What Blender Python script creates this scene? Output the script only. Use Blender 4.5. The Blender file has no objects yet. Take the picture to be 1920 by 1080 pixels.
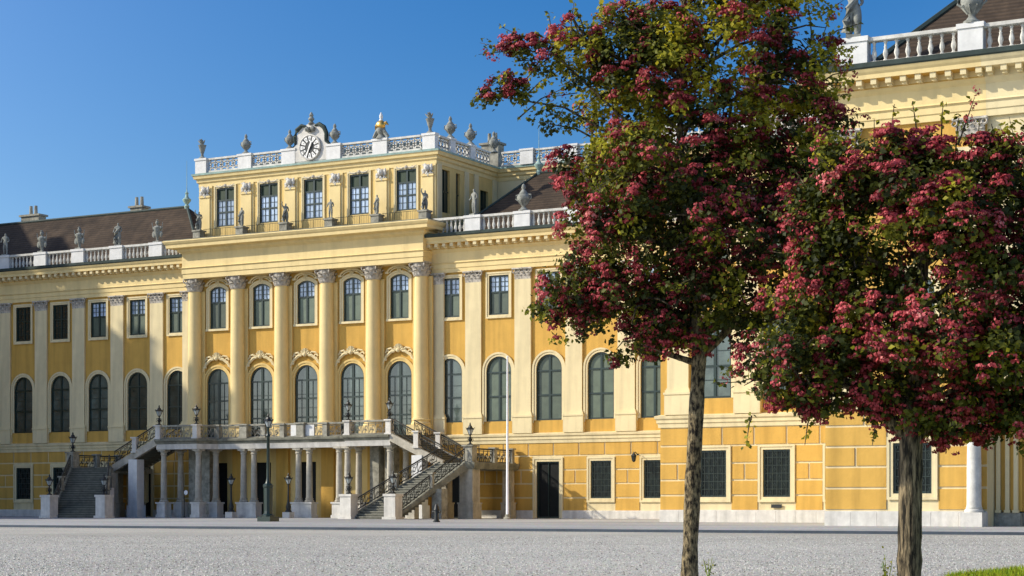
import bpy, bmesh, math, random
import numpy as np
from mathutils import Vector, Matrix
random.seed(7); rng = np.random.default_rng(11)
S = bpy.context.scene; COL = S.collection
R = math.radians

# ------------------------------------------------------------------ camera
EYE = 0.96
cam = bpy.data.objects.new('camera', bpy.data.cameras.new('camera')); COL.objects.link(cam)
cam.location = (0, 0, EYE); cam.rotation_euler = (R(90), 0, R(29.06))
cam.data.sensor_width = 36; cam.data.lens = 66.47; cam.data.shift_y = 0.2115
cam.data.clip_start = 0.5; cam.data.clip_end = 6000
S.camera = cam
# ------------------------------------------------------------------ light
SUN = Vector((-1.0, -0.60, 0.66)).normalized()          # towards the sun
w = bpy.data.worlds.new('World'); S.world = w; w.use_nodes = True
nt = w.node_tree; bg = nt.nodes['Background']
sky = nt.nodes.new('ShaderNodeTexSky'); sky.sky_type = 'NISHITA'; sky.sun_disc = False
sky.sun_elevation = math.asin(SUN.z); sky.sun_rotation = math.atan2(SUN.x, SUN.y)
sky.air_density = 1.0; sky.dust_density = 0.5; sky.ozone_density = 3.2; sky.altitude = 300
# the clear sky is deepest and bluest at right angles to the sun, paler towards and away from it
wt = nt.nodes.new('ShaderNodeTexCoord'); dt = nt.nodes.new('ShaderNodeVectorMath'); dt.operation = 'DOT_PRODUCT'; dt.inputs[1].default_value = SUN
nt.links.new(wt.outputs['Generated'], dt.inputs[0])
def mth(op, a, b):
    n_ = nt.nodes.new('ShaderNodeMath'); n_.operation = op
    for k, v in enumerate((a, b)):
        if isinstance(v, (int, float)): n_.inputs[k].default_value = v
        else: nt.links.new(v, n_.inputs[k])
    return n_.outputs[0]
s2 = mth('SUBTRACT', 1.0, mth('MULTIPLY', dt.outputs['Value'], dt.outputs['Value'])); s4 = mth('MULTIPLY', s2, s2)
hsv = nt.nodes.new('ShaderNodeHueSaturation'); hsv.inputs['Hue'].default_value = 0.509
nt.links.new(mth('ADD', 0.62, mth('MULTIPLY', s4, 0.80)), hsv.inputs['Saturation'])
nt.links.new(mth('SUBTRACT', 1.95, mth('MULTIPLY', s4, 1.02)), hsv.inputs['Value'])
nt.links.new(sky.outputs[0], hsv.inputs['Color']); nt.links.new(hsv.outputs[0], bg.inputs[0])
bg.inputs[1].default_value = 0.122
sl = bpy.data.lights.new('sun', 'SUN'); sl.energy = 4.5; sl.angle = R(0.8); sl.color = (1.0, 0.92, 0.77)
so = bpy.data.objects.new('sun', sl); COL.objects.link(so)
so.rotation_euler = (-SUN).to_track_quat('-Z', 'Y').to_euler(); so.location = (-60, -20, 60)
S.view_settings.view_transform = 'Standard'; S.view_settings.look = 'None'
S.view_settings.exposure = 0.18; S.view_settings.gamma = 1.0

# ------------------------------------------------------------------ materials
def mat(name, col, rough=0.8, var=0.10, scale=3.0, bump=0.0, bscale=30.0, col2=None, spec=0.3, metal=0.0, detail=6, streak=0.0, orand=0.0):
    m = bpy.data.materials.new(name); m.use_nodes = True; n = m.node_tree; L = n.links
    b = n.nodes['Principled BSDF']; b.inputs['Roughness'].default_value = rough
    b.inputs['Specular IOR Level'].default_value = spec; b.inputs['Metallic'].default_value = metal
    tc = n.nodes.new('ShaderNodeTexCoord')
    nz = n.nodes.new('ShaderNodeTexNoise'); nz.inputs['Scale'].default_value = scale; nz.inputs['Detail'].default_value = detail
    nz.inputs['Roughness'].default_value = 0.65
    L.new(tc.outputs['Object'], nz.inputs['Vector'])
    rp = n.nodes.new('ShaderNodeValToRGB'); rp.color_ramp.elements[0].position = 0.3; rp.color_ramp.elements[1].position = 0.7
    c2 = col2 if col2 else tuple(min(1, c * (1 + var)) for c in col)
    c1 = tuple(c * (1 - var) for c in col)
    rp.color_ramp.elements[0].color = (*c1, 1); rp.color_ramp.elements[1].color = (*c2, 1)
    L.new(nz.outputs[0], rp.inputs[0]); out = rp.outputs[0]
    if streak:
        mp = n.nodes.new('ShaderNodeMapping'); mp.inputs['Scale'].default_value = (2.2, 2.2, 0.18)
        L.new(tc.outputs['Object'], mp.inputs[0])
        n2 = n.nodes.new('ShaderNodeTexNoise'); n2.inputs['Scale'].default_value = 1.0; n2.inputs['Detail'].default_value = 5
        L.new(mp.outputs[0], n2.inputs['Vector'])
        mr = n.nodes.new('ShaderNodeMapRange'); mr.inputs[1].default_value = 0.42; mr.inputs[2].default_value = 0.72
        mr.inputs[3].default_value = 1.0; mr.inputs[4].default_value = 1.0 - streak
        L.new(n2.outputs[0], mr.inputs[0])
        mx = n.nodes.new('ShaderNodeMix'); mx.data_type = 'RGBA'; mx.blend_type = 'MULTIPLY'; mx.inputs[0].default_value = 1
        L.new(out, mx.inputs[6]); L.new(mr.outputs[0], mx.inputs[7]); out = mx.outputs[2]
    if orand:
        oi = n.nodes.new('ShaderNodeObjectInfo'); m2 = n.nodes.new('ShaderNodeMapRange'); m2.inputs[3].default_value = 1 - orand; m2.inputs[4].default_value = 1 + orand
        L.new(oi.outputs['Random'], m2.inputs[0]); mx2 = n.nodes.new('ShaderNodeMix'); mx2.data_type = 'RGBA'; mx2.blend_type = 'MULTIPLY'; mx2.inputs[0].default_value = 1
        L.new(out, mx2.inputs[6]); L.new(m2.outputs[0], mx2.inputs[7]); out = mx2.outputs[2]
    L.new(out, b.inputs['Base Color'])
    if bump:
        n3 = n.nodes.new('ShaderNodeTexNoise'); n3.inputs['Scale'].default_value = bscale; n3.inputs['Detail'].default_value = 4
        L.new(tc.outputs['Object'], n3.inputs['Vector'])
        bp = n.nodes.new('ShaderNodeBump'); bp.inputs['Strength'].default_value = bump; bp.inputs['Distance'].default_value = 0.03
        L.new(n3.outputs[0], bp.inputs['Height']); L.new(bp.outputs[0], b.inputs['Normal'])
    return m

M = {}
M['cream'] = mat('cream plaster', (0.76, 0.638, 0.375), 0.85, 0.06, 1.2, 0.15, 14, streak=0.20)
M['creamy'] = mat('golden cream plaster', (0.79, 0.62, 0.30), 0.85, 0.06, 1.2, 0.15, 14, streak=0.11)
M['ochre'] = mat('light ochre plaster', (0.74, 0.53, 0.20), 0.85, 0.06, 1.2, 0.2, 12, streak=0.20)
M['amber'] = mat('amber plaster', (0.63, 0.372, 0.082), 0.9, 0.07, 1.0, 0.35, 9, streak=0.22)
M['plinth'] = mat('pale limestone', (0.66, 0.63, 0.57), 0.8, 0.14, 2.0, 0.3, 12, streak=0.25)
M['balwhite'] = mat('weathered white stone', (0.63, 0.61, 0.55), 0.8, 0.22, 2.5, 0.2, 20, streak=0.2)
M['white'] = mat('white stone', (0.72, 0.71, 0.68), 0.75, 0.10, 2.5, 0.15, 20, streak=0.10)
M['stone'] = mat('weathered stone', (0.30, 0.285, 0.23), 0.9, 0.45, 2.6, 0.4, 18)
M['statue'] = mat('statue sandstone', (0.25, 0.255, 0.225), 0.9, 0.50, 3.0, 0.4, 25)
M['capital'] = mat('capital stone', (0.47, 0.43, 0.365), 0.9, 0.55, 5.0, 0.4, 25)
M['balcony'] = mat('mossy stone', (0.20, 0.195, 0.15), 0.9, 0.45, 1.7, 0.4, 15)
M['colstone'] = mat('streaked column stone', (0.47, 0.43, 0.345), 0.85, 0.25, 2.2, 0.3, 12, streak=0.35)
M['copper'] = mat('copper flashing', (0.035, 0.052, 0.045), 0.7, 0.3, 2.0)
M['verdigris'] = mat('verdigris', (0.30, 0.42, 0.37), 0.7, 0.25, 2.0)
M['greenpaint'] = mat('dark green paint', (0.012, 0.028, 0.022), 0.35, 0.2, 3.0, spec=0.5)
M['blind'] = mat('green blind', (0.095, 0.125, 0.085), 0.45, 0.22, 1.2, spec=0.5, orand=.35)
M['darkblind'] = mat('dark green blind', (0.030, 0.050, 0.028), 0.6, 0.2, 2.0, spec=0.3)
M['glass'] = mat('window glass', (0.020, 0.028, 0.026), 0.06, 0.4, 0.7, spec=0.8)
M['curtain'] = mat('glass over white curtain', (0.38, 0.47, 0.585), 0.10, 0.32, 1.3, spec=0.7, orand=.25)
M['greyglass'] = mat('glass over grey curtain', (0.066, 0.088, 0.076), 0.08, 0.5, 0.9, spec=0.8, orand=.5)
M['iron'] = mat('black iron', (0.012, 0.015, 0.014), 0.5, 0.3, 5.0, spec=0.5)
M['greyiron'] = mat('grey painted iron', (0.27, 0.255, 0.215), 0.6, 0.35, 4.0)
M['darkiron'] = mat('dark iron railing', (0.045, 0.045, 0.038), 0.6, 0.4, 4.0)
M['lamp'] = mat('lantern glass', (0.42, 0.46, 0.45), 0.15, 0.1, 4.0, spec=0.6)
M['gold'] = mat('gilding', (0.75, 0.45, 0.12), 0.3, 0.15, 6.0, metal=0.9)
M['clockwhite'] = mat('clock enamel', (0.85, 0.84, 0.80), 0.5, 0.03, 4.0)
M['door'] = mat('dark doorway', (0.010, 0.011, 0.010), 0.7, 0.3, 3.0, spec=0.2)
M['pole'] = mat('white pole paint', (0.80, 0.81, 0.84), 0.5, 0.05, 3.0)
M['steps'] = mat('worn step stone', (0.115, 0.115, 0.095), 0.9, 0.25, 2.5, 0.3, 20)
M['tread'] = mat('pale tread stone', (0.19, 0.185, 0.15), 0.9, 0.3, 2.5)  # paler than the steps, stands in for the shadow lines under the nosings
M['darkglass'] = mat('dark unlit glass', (0.010, 0.016, 0.015), 0.25, 0.5, 0.8, spec=0.25)
M['grille'] = mat('grey green grille iron', (0.055, 0.075, 0.068), 0.6, 0.25, 3.0)
M['yellowsign'] = mat('white sign enamel', (0.7, 0.72, 0.72), 0.4, 0.05)

def roof_mat(name, c1, c2):
    m = mat(name, c1, 0.9, 0.25, 1.3, 0, col2=c2, detail=8)
    n = m.node_tree; L = n.links; b = n.nodes['Principled BSDF']
    tc = [x for x in n.nodes if x.type == 'TEX_COORD'][0]
    wv = n.nodes.new('ShaderNodeTexWave'); wv.bands_direction = 'Z'; wv.inputs['Scale'].default_value = 1.5; wv.inputs['Distortion'].default_value = 0.3
    L.new(tc.outputs['Object'], wv.inputs['Vector'])
    mr = n.nodes.new('ShaderNodeMapRange'); mr.inputs[3].default_value = .72; mr.inputs[4].default_value = 1.15; L.new(wv.outputs[0], mr.inputs[0])
    n4 = n.nodes.new('ShaderNodeTexNoise'); n4.inputs['Scale'].default_value = .35; n4.inputs['Detail'].default_value = 6; L.new(tc.outputs['Object'], n4.inputs['Vector'])
    m4 = n.nodes.new('ShaderNodeMapRange'); m4.inputs[1].default_value = .3; m4.inputs[2].default_value = .7; m4.inputs[3].default_value = .7; m4.inputs[4].default_value = 1.3; L.new(n4.outputs[0], m4.inputs[0])
    mm = n.nodes.new('ShaderNodeMath'); mm.operation = 'MULTIPLY'; L.new(mr.outputs[0], mm.inputs[0]); L.new(m4.outputs[0], mm.inputs[1])
    mx = n.nodes.new('ShaderNodeMix'); mx.data_type = 'RGBA'; mx.blend_type = 'MULTIPLY'; mx.inputs[0].default_value = 1
    rp = [x for x in n.nodes if x.type == 'VALTORGB'][0]; L.new(rp.outputs[0], mx.inputs[6]); L.new(mm.outputs[0], mx.inputs[7]); L.new(mx.outputs[2], b.inputs['Base Color'])
    bp = n.nodes.new('ShaderNodeBump'); bp.inputs['Strength'].default_value = 0.5; bp.inputs['Distance'].default_value = 0.05
    L.new(wv.outputs[0], bp.inputs['Height']); L.new(bp.outputs[0], b.inputs['Normal'])
    return m
M['roof'] = roof_mat('brown roof tiles', (0.042, 0.028, 0.018), (0.080, 0.054, 0.034))

def gravel_mat(name, c0, c1, c2, sc=26.0, bump=0.8, big=0.14):
    m = bpy.data.materials.new(name); m.use_nodes = True; n = m.node_tree; L = n.links
    b = n.nodes['Principled BSDF']; b.inputs['Roughness'].default_value = 0.95; b.inputs['Specular IOR Level'].default_value = 0.15
    tc = n.nodes.new('ShaderNodeTexCoord')
    vo = n.nodes.new('ShaderNodeTexVoronoi'); vo.inputs['Scale'].default_value = sc; vo.inputs['Randomness'].default_value = 1
    n1 = n.nodes.new('ShaderNodeTexNoise'); n1.inputs['Scale'].default_value = sc * 0.35; n1.inputs['Detail'].default_value = 8; n1.inputs['Roughness'].default_value = 0.75
    n2 = n.nodes.new('ShaderNodeTexNoise'); n2.inputs['Scale'].default_value = big * .6; n2.inputs['Detail'].default_value = 5; n2.inputs['Roughness'].default_value = 0.6
    for x in (vo, n1, n2): L.new(tc.outputs['Object'], x.inputs['Vector'])
    rp = n.nodes.new('ShaderNodeValToRGB'); e = rp.color_ramp.elements
    e[0].position = 0.33; e[0].color = (*c0, 1); e[1].position = 0.62; e[1].color = (*c2, 1)
    k = e.new(0.46); k.color = (*c1, 1)
    L.new(n1.outputs[0], rp.inputs[0])
    mr = n.nodes.new('ShaderNodeMapRange'); mr.inputs[1].default_value = 0.3; mr.inputs[2].default_value = 0.7; mr.inputs[3].default_value = 0.74; mr.inputs[4].default_value = 1.16
    L.new(n2.outputs[0], mr.inputs[0])
    mx = n.nodes.new('ShaderNodeMix'); mx.data_type = 'RGBA'; mx.blend_type = 'MULTIPLY'; mx.inputs[0].default_value = 1
    L.new(rp.outputs[0], mx.inputs[6]); L.new(mr.outputs[0], mx.inputs[7])
    vm = n.nodes.new('ShaderNodeMix'); vm.data_type = 'RGBA'; vm.blend_type = 'MULTIPLY'; vm.inputs[0].default_value = 0.35
    L.new(mx.outputs[2], vm.inputs[6]); L.new(vo.outputs['Color'], vm.inputs[7])
    L.new(vm.outputs[2], b.inputs['Base Color'])
    bp = n.nodes.new('ShaderNodeBump'); bp.inputs['Strength'].default_value = bump; bp.inputs['Distance'].default_value = 0.03
    L.new(n1.outputs[0], bp.inputs['Height']); L.new(bp.outputs[0], b.inputs['Normal'])
    return m
M['gravel'] = gravel_mat('plaza gravel', (0.23, 0.215, 0.18), (0.50, 0.475, 0.41), (0.68, 0.645, 0.56))
M['pave'] = gravel_mat('pavement asphalt', (0.33, 0.335, 0.33), (0.42, 0.42, 0.41), (0.48, 0.48, 0.465), sc=8, bump=0.2)
M['kerb'] = mat('kerb granite', (0.055, 0.07, 0.09), 0.8, 0.25, 1.0)
M['grass'] = gravel_mat('lawn', (0.17, 0.24, 0.012), (0.26, 0.33, 0.018), (0.36, 0.42, 0.03), sc=14, bump=0.6)

def leaf_mat(name, cols, trans=0.35, rough=0.6):
    m = bpy.data.materials.new(name); m.use_nodes = True; n = m.node_tree; L = n.links
    b = n.nodes['Principled BSDF']; b.inputs['Roughness'].default_value = rough; b.inputs['Specular IOR Level'].default_value = 0.3
    at = n.nodes.new('ShaderNodeAttribute'); at.attribute_name = 'tint'
    rp = n.nodes.new('ShaderNodeValToRGB'); e = rp.color_ramp.elements
    e[0].color = (*cols[0], 1); e[1].color = (*cols[-1], 1)
    for i, c in enumerate(cols[1:-1]):
        k = e.new((i + 1) / (len(cols) - 1)); k.color = (*c, 1)
    L.new(at.outputs['Fac'], rp.inputs[0]); L.new(rp.outputs[0], b.inputs['Base Color'])
    tr = n.nodes.new('ShaderNodeBsdfTranslucent'); L.new(rp.outputs[0], tr.inputs[0])
    mx = n.nodes.new('ShaderNodeMixShader'); mx.inputs[0].default_value = trans
    L.new(b.outputs[0], mx.inputs[1]); L.new(tr.outputs[0], mx.inputs[2])
    L.new(mx.outputs[0], n.nodes['Material Output'].inputs[0])
    return m
M['leaf'] = leaf_mat('hawthorn leaf', [(0.022, 0.028, 0.008), (0.060, 0.076, 0.014), (0.24, 0.245, 0.022), (0.58, 0.50, 0.035)], 0.48)  # ramp runs from shaded dark olive to sunlit yellow-green
M['blossom'] = leaf_mat('pink blossom', [(0.13, 0.012, 0.015), (0.34, 0.036, 0.044), (0.62, 0.105, 0.115), (0.76, 0.34, 0.30)], 0.2)
def bark_mat(name, c1, c2, st=(2.2, 2.2, 0.45)):
    m = mat(name, c1, 0.95, 0.4, 9.0, 1.0, 16, col2=c2, detail=9)
    rr_ = [x for x in m.node_tree.nodes if x.type == 'VALTORGB'][0]; rr_.color_ramp.elements[0].position = .42; rr_.color_ramp.elements[1].position = .63
    n = m.node_tree; L = n.links
    tc = [x for x in n.nodes if x.type == 'TEX_COORD'][0]
    mp = n.nodes.new('ShaderNodeMapping'); mp.inputs['Scale'].default_value = st
    L.new(tc.outputs['Object'], mp.inputs[0])
    for x in n.nodes:
        if x.type == 'TEX_NOISE': L.new(mp.outputs[0], x.inputs['Vector'])
    return m
M['bark'] = bark_mat('hawthorn bark', (0.024, 0.019, 0.012), (0.28, 0.215, 0.125), (2.6, 2.6, 0.35))
M['bark2'] = bark_mat('mottled bark', (0.026, 0.020, 0.012), (0.31, 0.24, 0.13), (2.4, 2.4, 1.1))

# ------------------------------------------------------------------ mesh building
def obj(name, me, parent=None, loc=(0, 0, 0)):
    o = bpy.data.objects.new(name, me); COL.objects.link(o); o.location = loc
    if parent: o.parent = parent
    return o
def tag(o, label=None, cat=None, group=None, kind=None):
    if label: o['label'] = label
    if cat: o['category'] = cat
    if group: o['group'] = group
    if kind: o['kind'] = kind
    return o
def empty(name, loc, label, cat, group=None):
    o = bpy.data.objects.new(name, None); COL.objects.link(o); o.location = loc; o.empty_display_size = 0.3
    return tag(o, label, cat, group)
def copy_tree(o, parent=None):
    c = o.copy(); COL.objects.link(c); c.parent = parent
    for ch in o.children: copy_tree(ch, c)
    return c

class MB:
    def __init__(s): s.v = []; s.f = []
    def add(s, vs, fs):
        b = len(s.v); s.v += [tuple(p) for p in vs]; s.f += [tuple(i + b for i in f) for f in fs]
    def box(s, x0, x1, y0, y1, z0, z1):
        s.add([(x0, y0, z0), (x1, y0, z0), (x1, y1, z0), (x0, y1, z0), (x0, y0, z1), (x1, y0, z1), (x1, y1, z1), (x0, y1, z1)],
              [(0, 3, 2, 1), (4, 5, 6, 7), (0, 1, 5, 4), (1, 2, 6, 5), (2, 3, 7, 6), (3, 0, 4, 7)])
    def cbox(s, x, y, z0, z1, wx, wy=None):
        wy = wy or wx; s.box(x - wx / 2, x + wx / 2, y - wy / 2, y + wy / 2, z0, z1)
    def prism(s, poly, z0, z1):          # polygon in XY (ccw)
        n = len(poly); s.add([(x, y, z0) for x, y in poly] + [(x, y, z1) for x, y in poly],
            [tuple(range(n))[::-1], tuple(range(n, 2 * n))] + [(i, (i + 1) % n, n + (i + 1) % n, n + i) for i in range(n)])
    def slab(s, poly, y0, y1):           # polygon in XZ, thickness along y
        n = len(poly); s.add([(x, y0, z) for x, z in poly] + [(x, y1, z) for x, z in poly],
            [tuple(range(n)), tuple(range(n, 2 * n))[::-1]] + [((i + 1) % n, i, n + i, n + (i + 1) % n) for i in range(n)])
    def lathe(s, prof, c=(0, 0, 0), n=12):
        vs = []; fs = []; k = len(prof)
        for i in range(n):
            a = 2 * math.pi * i / n
            for r, z in prof: vs.append((c[0] + r * math.cos(a), c[1] + r * math.sin(a), c[2] + z))
        for i in range(n):
            j = (i + 1) % n
            for q in range(k - 1): fs.append((i * k + q, j * k + q, j * k + q + 1, i * k + q + 1))
        fs.append(tuple(i * k for i in range(n))[::-1]); fs.append(tuple(i * k + k - 1 for i in range(n)))
        s.add(vs, fs)
    def tube(s, path, r, n=5, r1=None):
        P = [Vector(p) for p in path]; m = len(P); vs = []
        up = Vector((0, 0, 1))
        for i, p in enumerate(P):
            d = (P[min(i + 1, m - 1)] - P[max(i - 1, 0)]).normalized()
            a = d.cross(up if abs(d.z) < 0.95 else Vector((1, 0, 0))).normalized(); b = d.cross(a)
            if isinstance(r, (list, tuple)): rr = r[i]
            else: rr = r if r1 is None else r + (r1 - r) * i / (m - 1)
            for q in range(n):
                t = 2 * math.pi * q / n; vs.append(p + a * (rr * math.cos(t)) + b * (rr * math.sin(t)))
        fs = [tuple(range(n)), tuple(range((m - 1) * n, m * n))[::-1]]
        for i in range(m - 1):
            for q in range(n):
                q2 = (q + 1) % n; fs.append((i * n + q, (i + 1) * n + q, (i + 1) * n + q2, i * n + q2))
        s.add(vs, fs)
    def ball(s, c, r, n=8, k=6, sc=(1, 1, 1)):
        pr = [(math.sin(math.pi * i / k), -math.cos(math.pi * i / k)) for i in range(k + 1)]
        vs = []; fs = []
        for i in range(n):
            a = 2 * math.pi * i / n
            for rr, z in pr: vs.append((c[0] + r * sc[0] * rr * math.cos(a), c[1] + r * sc[1] * rr * math.sin(a), c[2] + r * sc[2] * z))
        for i in range(n):
            j = (i + 1) % n
            for q in range(k): fs.append((i * (k + 1) + q, j * (k + 1) + q, j * (k + 1) + q + 1, i * (k + 1) + q + 1))
        s.add(vs, fs)
    def sweep(s, prof, path, closed=False):
        # prof: (out, z) bottom to top; path in XY, outward on the right-hand side
        P = [Vector((x, y)) for x, y in path]; m = len(P); k = len(prof); vs = []
        for i in range(m):
            if closed: a, b = P[i - 1], P[(i + 1) % m]
            else: a, b = P[max(i - 1, 0)], P[min(i + 1, m - 1)]
            d1 = (P[i] - a).normalized() if (P[i] - a).length > 1e-6 else (b - P[i]).normalized()
            d2 = (b - P[i]).normalized() if (b - P[i]).length > 1e-6 else d1
            n1 = Vector((d1.y, -d1.x)); n2 = Vector((d2.y, -d2.x)); nn = (n1 + n2).normalized()
            sc = 1 / max(0.3, nn.dot(n1))
            for o, z in prof: vs.append((P[i].x + nn.x * o * sc, P[i].y + nn.y * o * sc, z))
        fs = []
        for i in range(m if closed else m - 1):
            j = (i + 1) % m
            for q in range(k): q2 = (q + 1) % k; fs.append((i * k + q, j * k + q, j * k + q2, i * k + q2))
        if not closed: fs += [tuple(range(k))[::-1], tuple(range((m - 1) * k, m * k))]
        s.add(vs, fs)
    def mesh(s, name, m, smooth=False):
        me = bpy.data.meshes.new(name); me.from_pydata(s.v, [], s.f); me.materials.append(M[m] if isinstance(m, str) else m)
        bm = bmesh.new(); bm.from_mesh(me); bmesh.ops.recalc_face_normals(bm, faces=bm.faces); bm.to_mesh(me); bm.free()
        if smooth:
            me.polygons.foreach_set('use_smooth', [True] * len(me.polygons))
            try: me.set_sharp_from_angle(angle=R(40))
            except Exception: pass
        me.update(); return me
    def build(s, name, m, parent=None, loc=(0, 0, 0), smooth=False):
        return obj(name, s.mesh(name, m, smooth), parent, loc)

class Building:
    """a thing whose parts are given in world coordinates"""
    def __init__(s, name, loc, label, cat):
        s.root = empty(name, loc, label, cat); s.off = tuple(-c for c in loc)
    def part(s, name, mb, m, smooth=False): return mb.build(name, m, s.root, s.off, smooth)
    def sub(s, name, mb, m, par, smooth=False): return mb.build(name, m, par, (0, 0, 0), smooth)
    def put(s, proto, x, y, z):
        c = copy_tree(proto, s.root); c.location = (x + s.off[0], y + s.off[1], z + s.off[2]); return c

# ------------------------------------------------------------------ ground
def sheet(name, poly, z, m, kind='structure'):
    me = bpy.data.meshes.new(name); me.from_pydata([(x, y, z) for x, y in poly], [], [tuple(range(len(poly)))]); me.materials.append(M[m])
    return tag(obj(name, me), kind=kind)
sheet('ground', [(-3000, -600), (3000, -600), (3000, 3000), (-3000, 3000)], -0.10, 'gravel')
pv = MB(); pv.box(-260, 200, 66.0, 118, -0.3, 0.0); tag(pv.build('pavement', 'pave'), kind='structure')
kb = MB(); kb.box(-260, 200, 65.72, 65.997, -0.3, 0.004); tag(kb.build('kerb', 'kerb'), kind='structure')

# ------------------------------------------------------------------ walls with openings
def outline(kind, hw, h, n=14, rise=0.28):
    """closed outline from bottom left, counter-clockwise seen from the front"""
    if kind == 'rect': return [(-hw, 0), (hw, 0), (hw, h), (-hw, h)]
    if kind == 'arch':
        sp = h - hw
        return [(-hw, 0), (hw, 0)] + [(hw * math.cos(math.pi * i / n), sp + hw * math.sin(math.pi * i / n)) for i in range(n + 1)]
    rr = (hw * hw + rise * rise) / (2 * rise); a0 = math.asin(hw / rr)
    return [(-hw, 0), (hw, 0)] + [(rr * math.sin(a0 - 2 * a0 * i / 8), h - rr + rr * math.cos(a0 - 2 * a0 * i / 8)) for i in range(9)]
def top_at(kind, hw, h, x, rise=0.28):
    if kind == 'rect': return h
    if kind == 'arch': return h - hw + math.sqrt(max(0, hw * hw - x * x))
    rr = (hw * hw + rise * rise) / (2 * rise); return h - rr + math.sqrt(rr * rr - x * x)
def wall(mb, x0, x1, z0, z1, Y, ops, depth=0.32):
    xs = {x0, x1}
    for cx, zb, kind, hw, h in ops:
        for x, z in outline(kind, hw, h): xs.add(round(cx + x, 5))
    xs = sorted(x for x in xs if x0 - 1e-6 <= x <= x1 + 1e-6)
    for xa, xb in zip(xs, xs[1:]):
        if xb - xa < 1e-5: continue
        xm = (xa + xb) / 2
        cols = sorted([o for o in ops if abs(xm - o[0]) < o[3]], key=lambda o: o[1])
        lo = (z0, z0)
        for cx, zb, kind, hw, h in cols:
            mb.add([(xa, Y, lo[0]), (xb, Y, lo[1]), (xb, Y, zb), (xa, Y, zb)], [(0, 1, 2, 3)])
            lo = (zb + top_at(kind, hw, h, max(-hw, xa - cx)), zb + top_at(kind, hw, h, min(hw, xb - cx)))
        mb.add([(xa, Y, lo[0]), (xb, Y, lo[1]), (xb, Y, z1), (xa, Y, z1)], [(0, 1, 2, 3)])
    for cx, zb, kind, hw, h in ops:
        o = outline(kind, hw, h); n = len(o)
        mb.add([(cx + x, Y, zb + z) for x, z in o] + [(cx + x, Y + depth, zb + z) for x, z in o], [(i, (i + 1) % n, n + (i + 1) % n, n + i) for i in range(n)])
def offset(o, d):
    n = len(o); r = []
    for i in range(n):
        a = Vector(o[i - 1]); p = Vector(o[i]); b = Vector(o[(i + 1) % n])
        d1 = (p - a); d2 = (b - p)
        if d1.length < 1e-6: d1 = d2
        if d2.length < 1e-6: d2 = d1
        d1.normalize(); d2.normalize()
        n1 = Vector((d1.y, -d1.x)); n2 = Vector((d2.y, -d2.x)); nn = (n1 + n2).normalized(); sc = 1 / max(0.4, nn.dot(n1))
        r.append((p.x + nn.x * d * sc, p.y + nn.y * d * sc))
    return r
def ring(mb, o, din, dout, y0, y1, skip_bottom=False):
    a = offset(o, din); b = offset(o, dout); n = len(o)
    if skip_bottom:
        b[0] = (b[0][0], a[0][1]); b[1] = (b[1][0], a[1][1])
    vs = [(x, y0, z) for x, z in a] + [(x, y0, z) for x, z in b] + [(x, y1, z) for x, z in a] + [(x, y1, z) for x, z in b]
    fs = []
    for i in range(n):
        if skip_bottom and i == 0: continue
        j = (i + 1) % n
        fs += [(i, j, n + j, n + i), (2 * n + i, 2 * n + n + i, 2 * n + n + j, 2 * n + j), (n + i, n + j, 3 * n + j, 3 * n + i), (i, 2 * n + i, 2 * n + j, j)]
    mb.add(vs, fs)
def pane_poly(mb, kind, hw, h, zb, zt, y):
    n = 10; xs = [-hw + 2 * hw * i / n for i in range(n + 1)]
    for xa, xb in zip(xs, xs[1:]):
        ta = min(zt, top_at(kind, hw, h, xa)); tb = min(zt, top_at(kind, hw, h, xb))
        if max(ta, tb) <= zb: continue
        mb.add([(xa, y, zb), (xb, y, zb), (xb, y, max(tb, zb)), (xa, y, max(ta, zb))], [(0, 1, 2, 3)])

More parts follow.
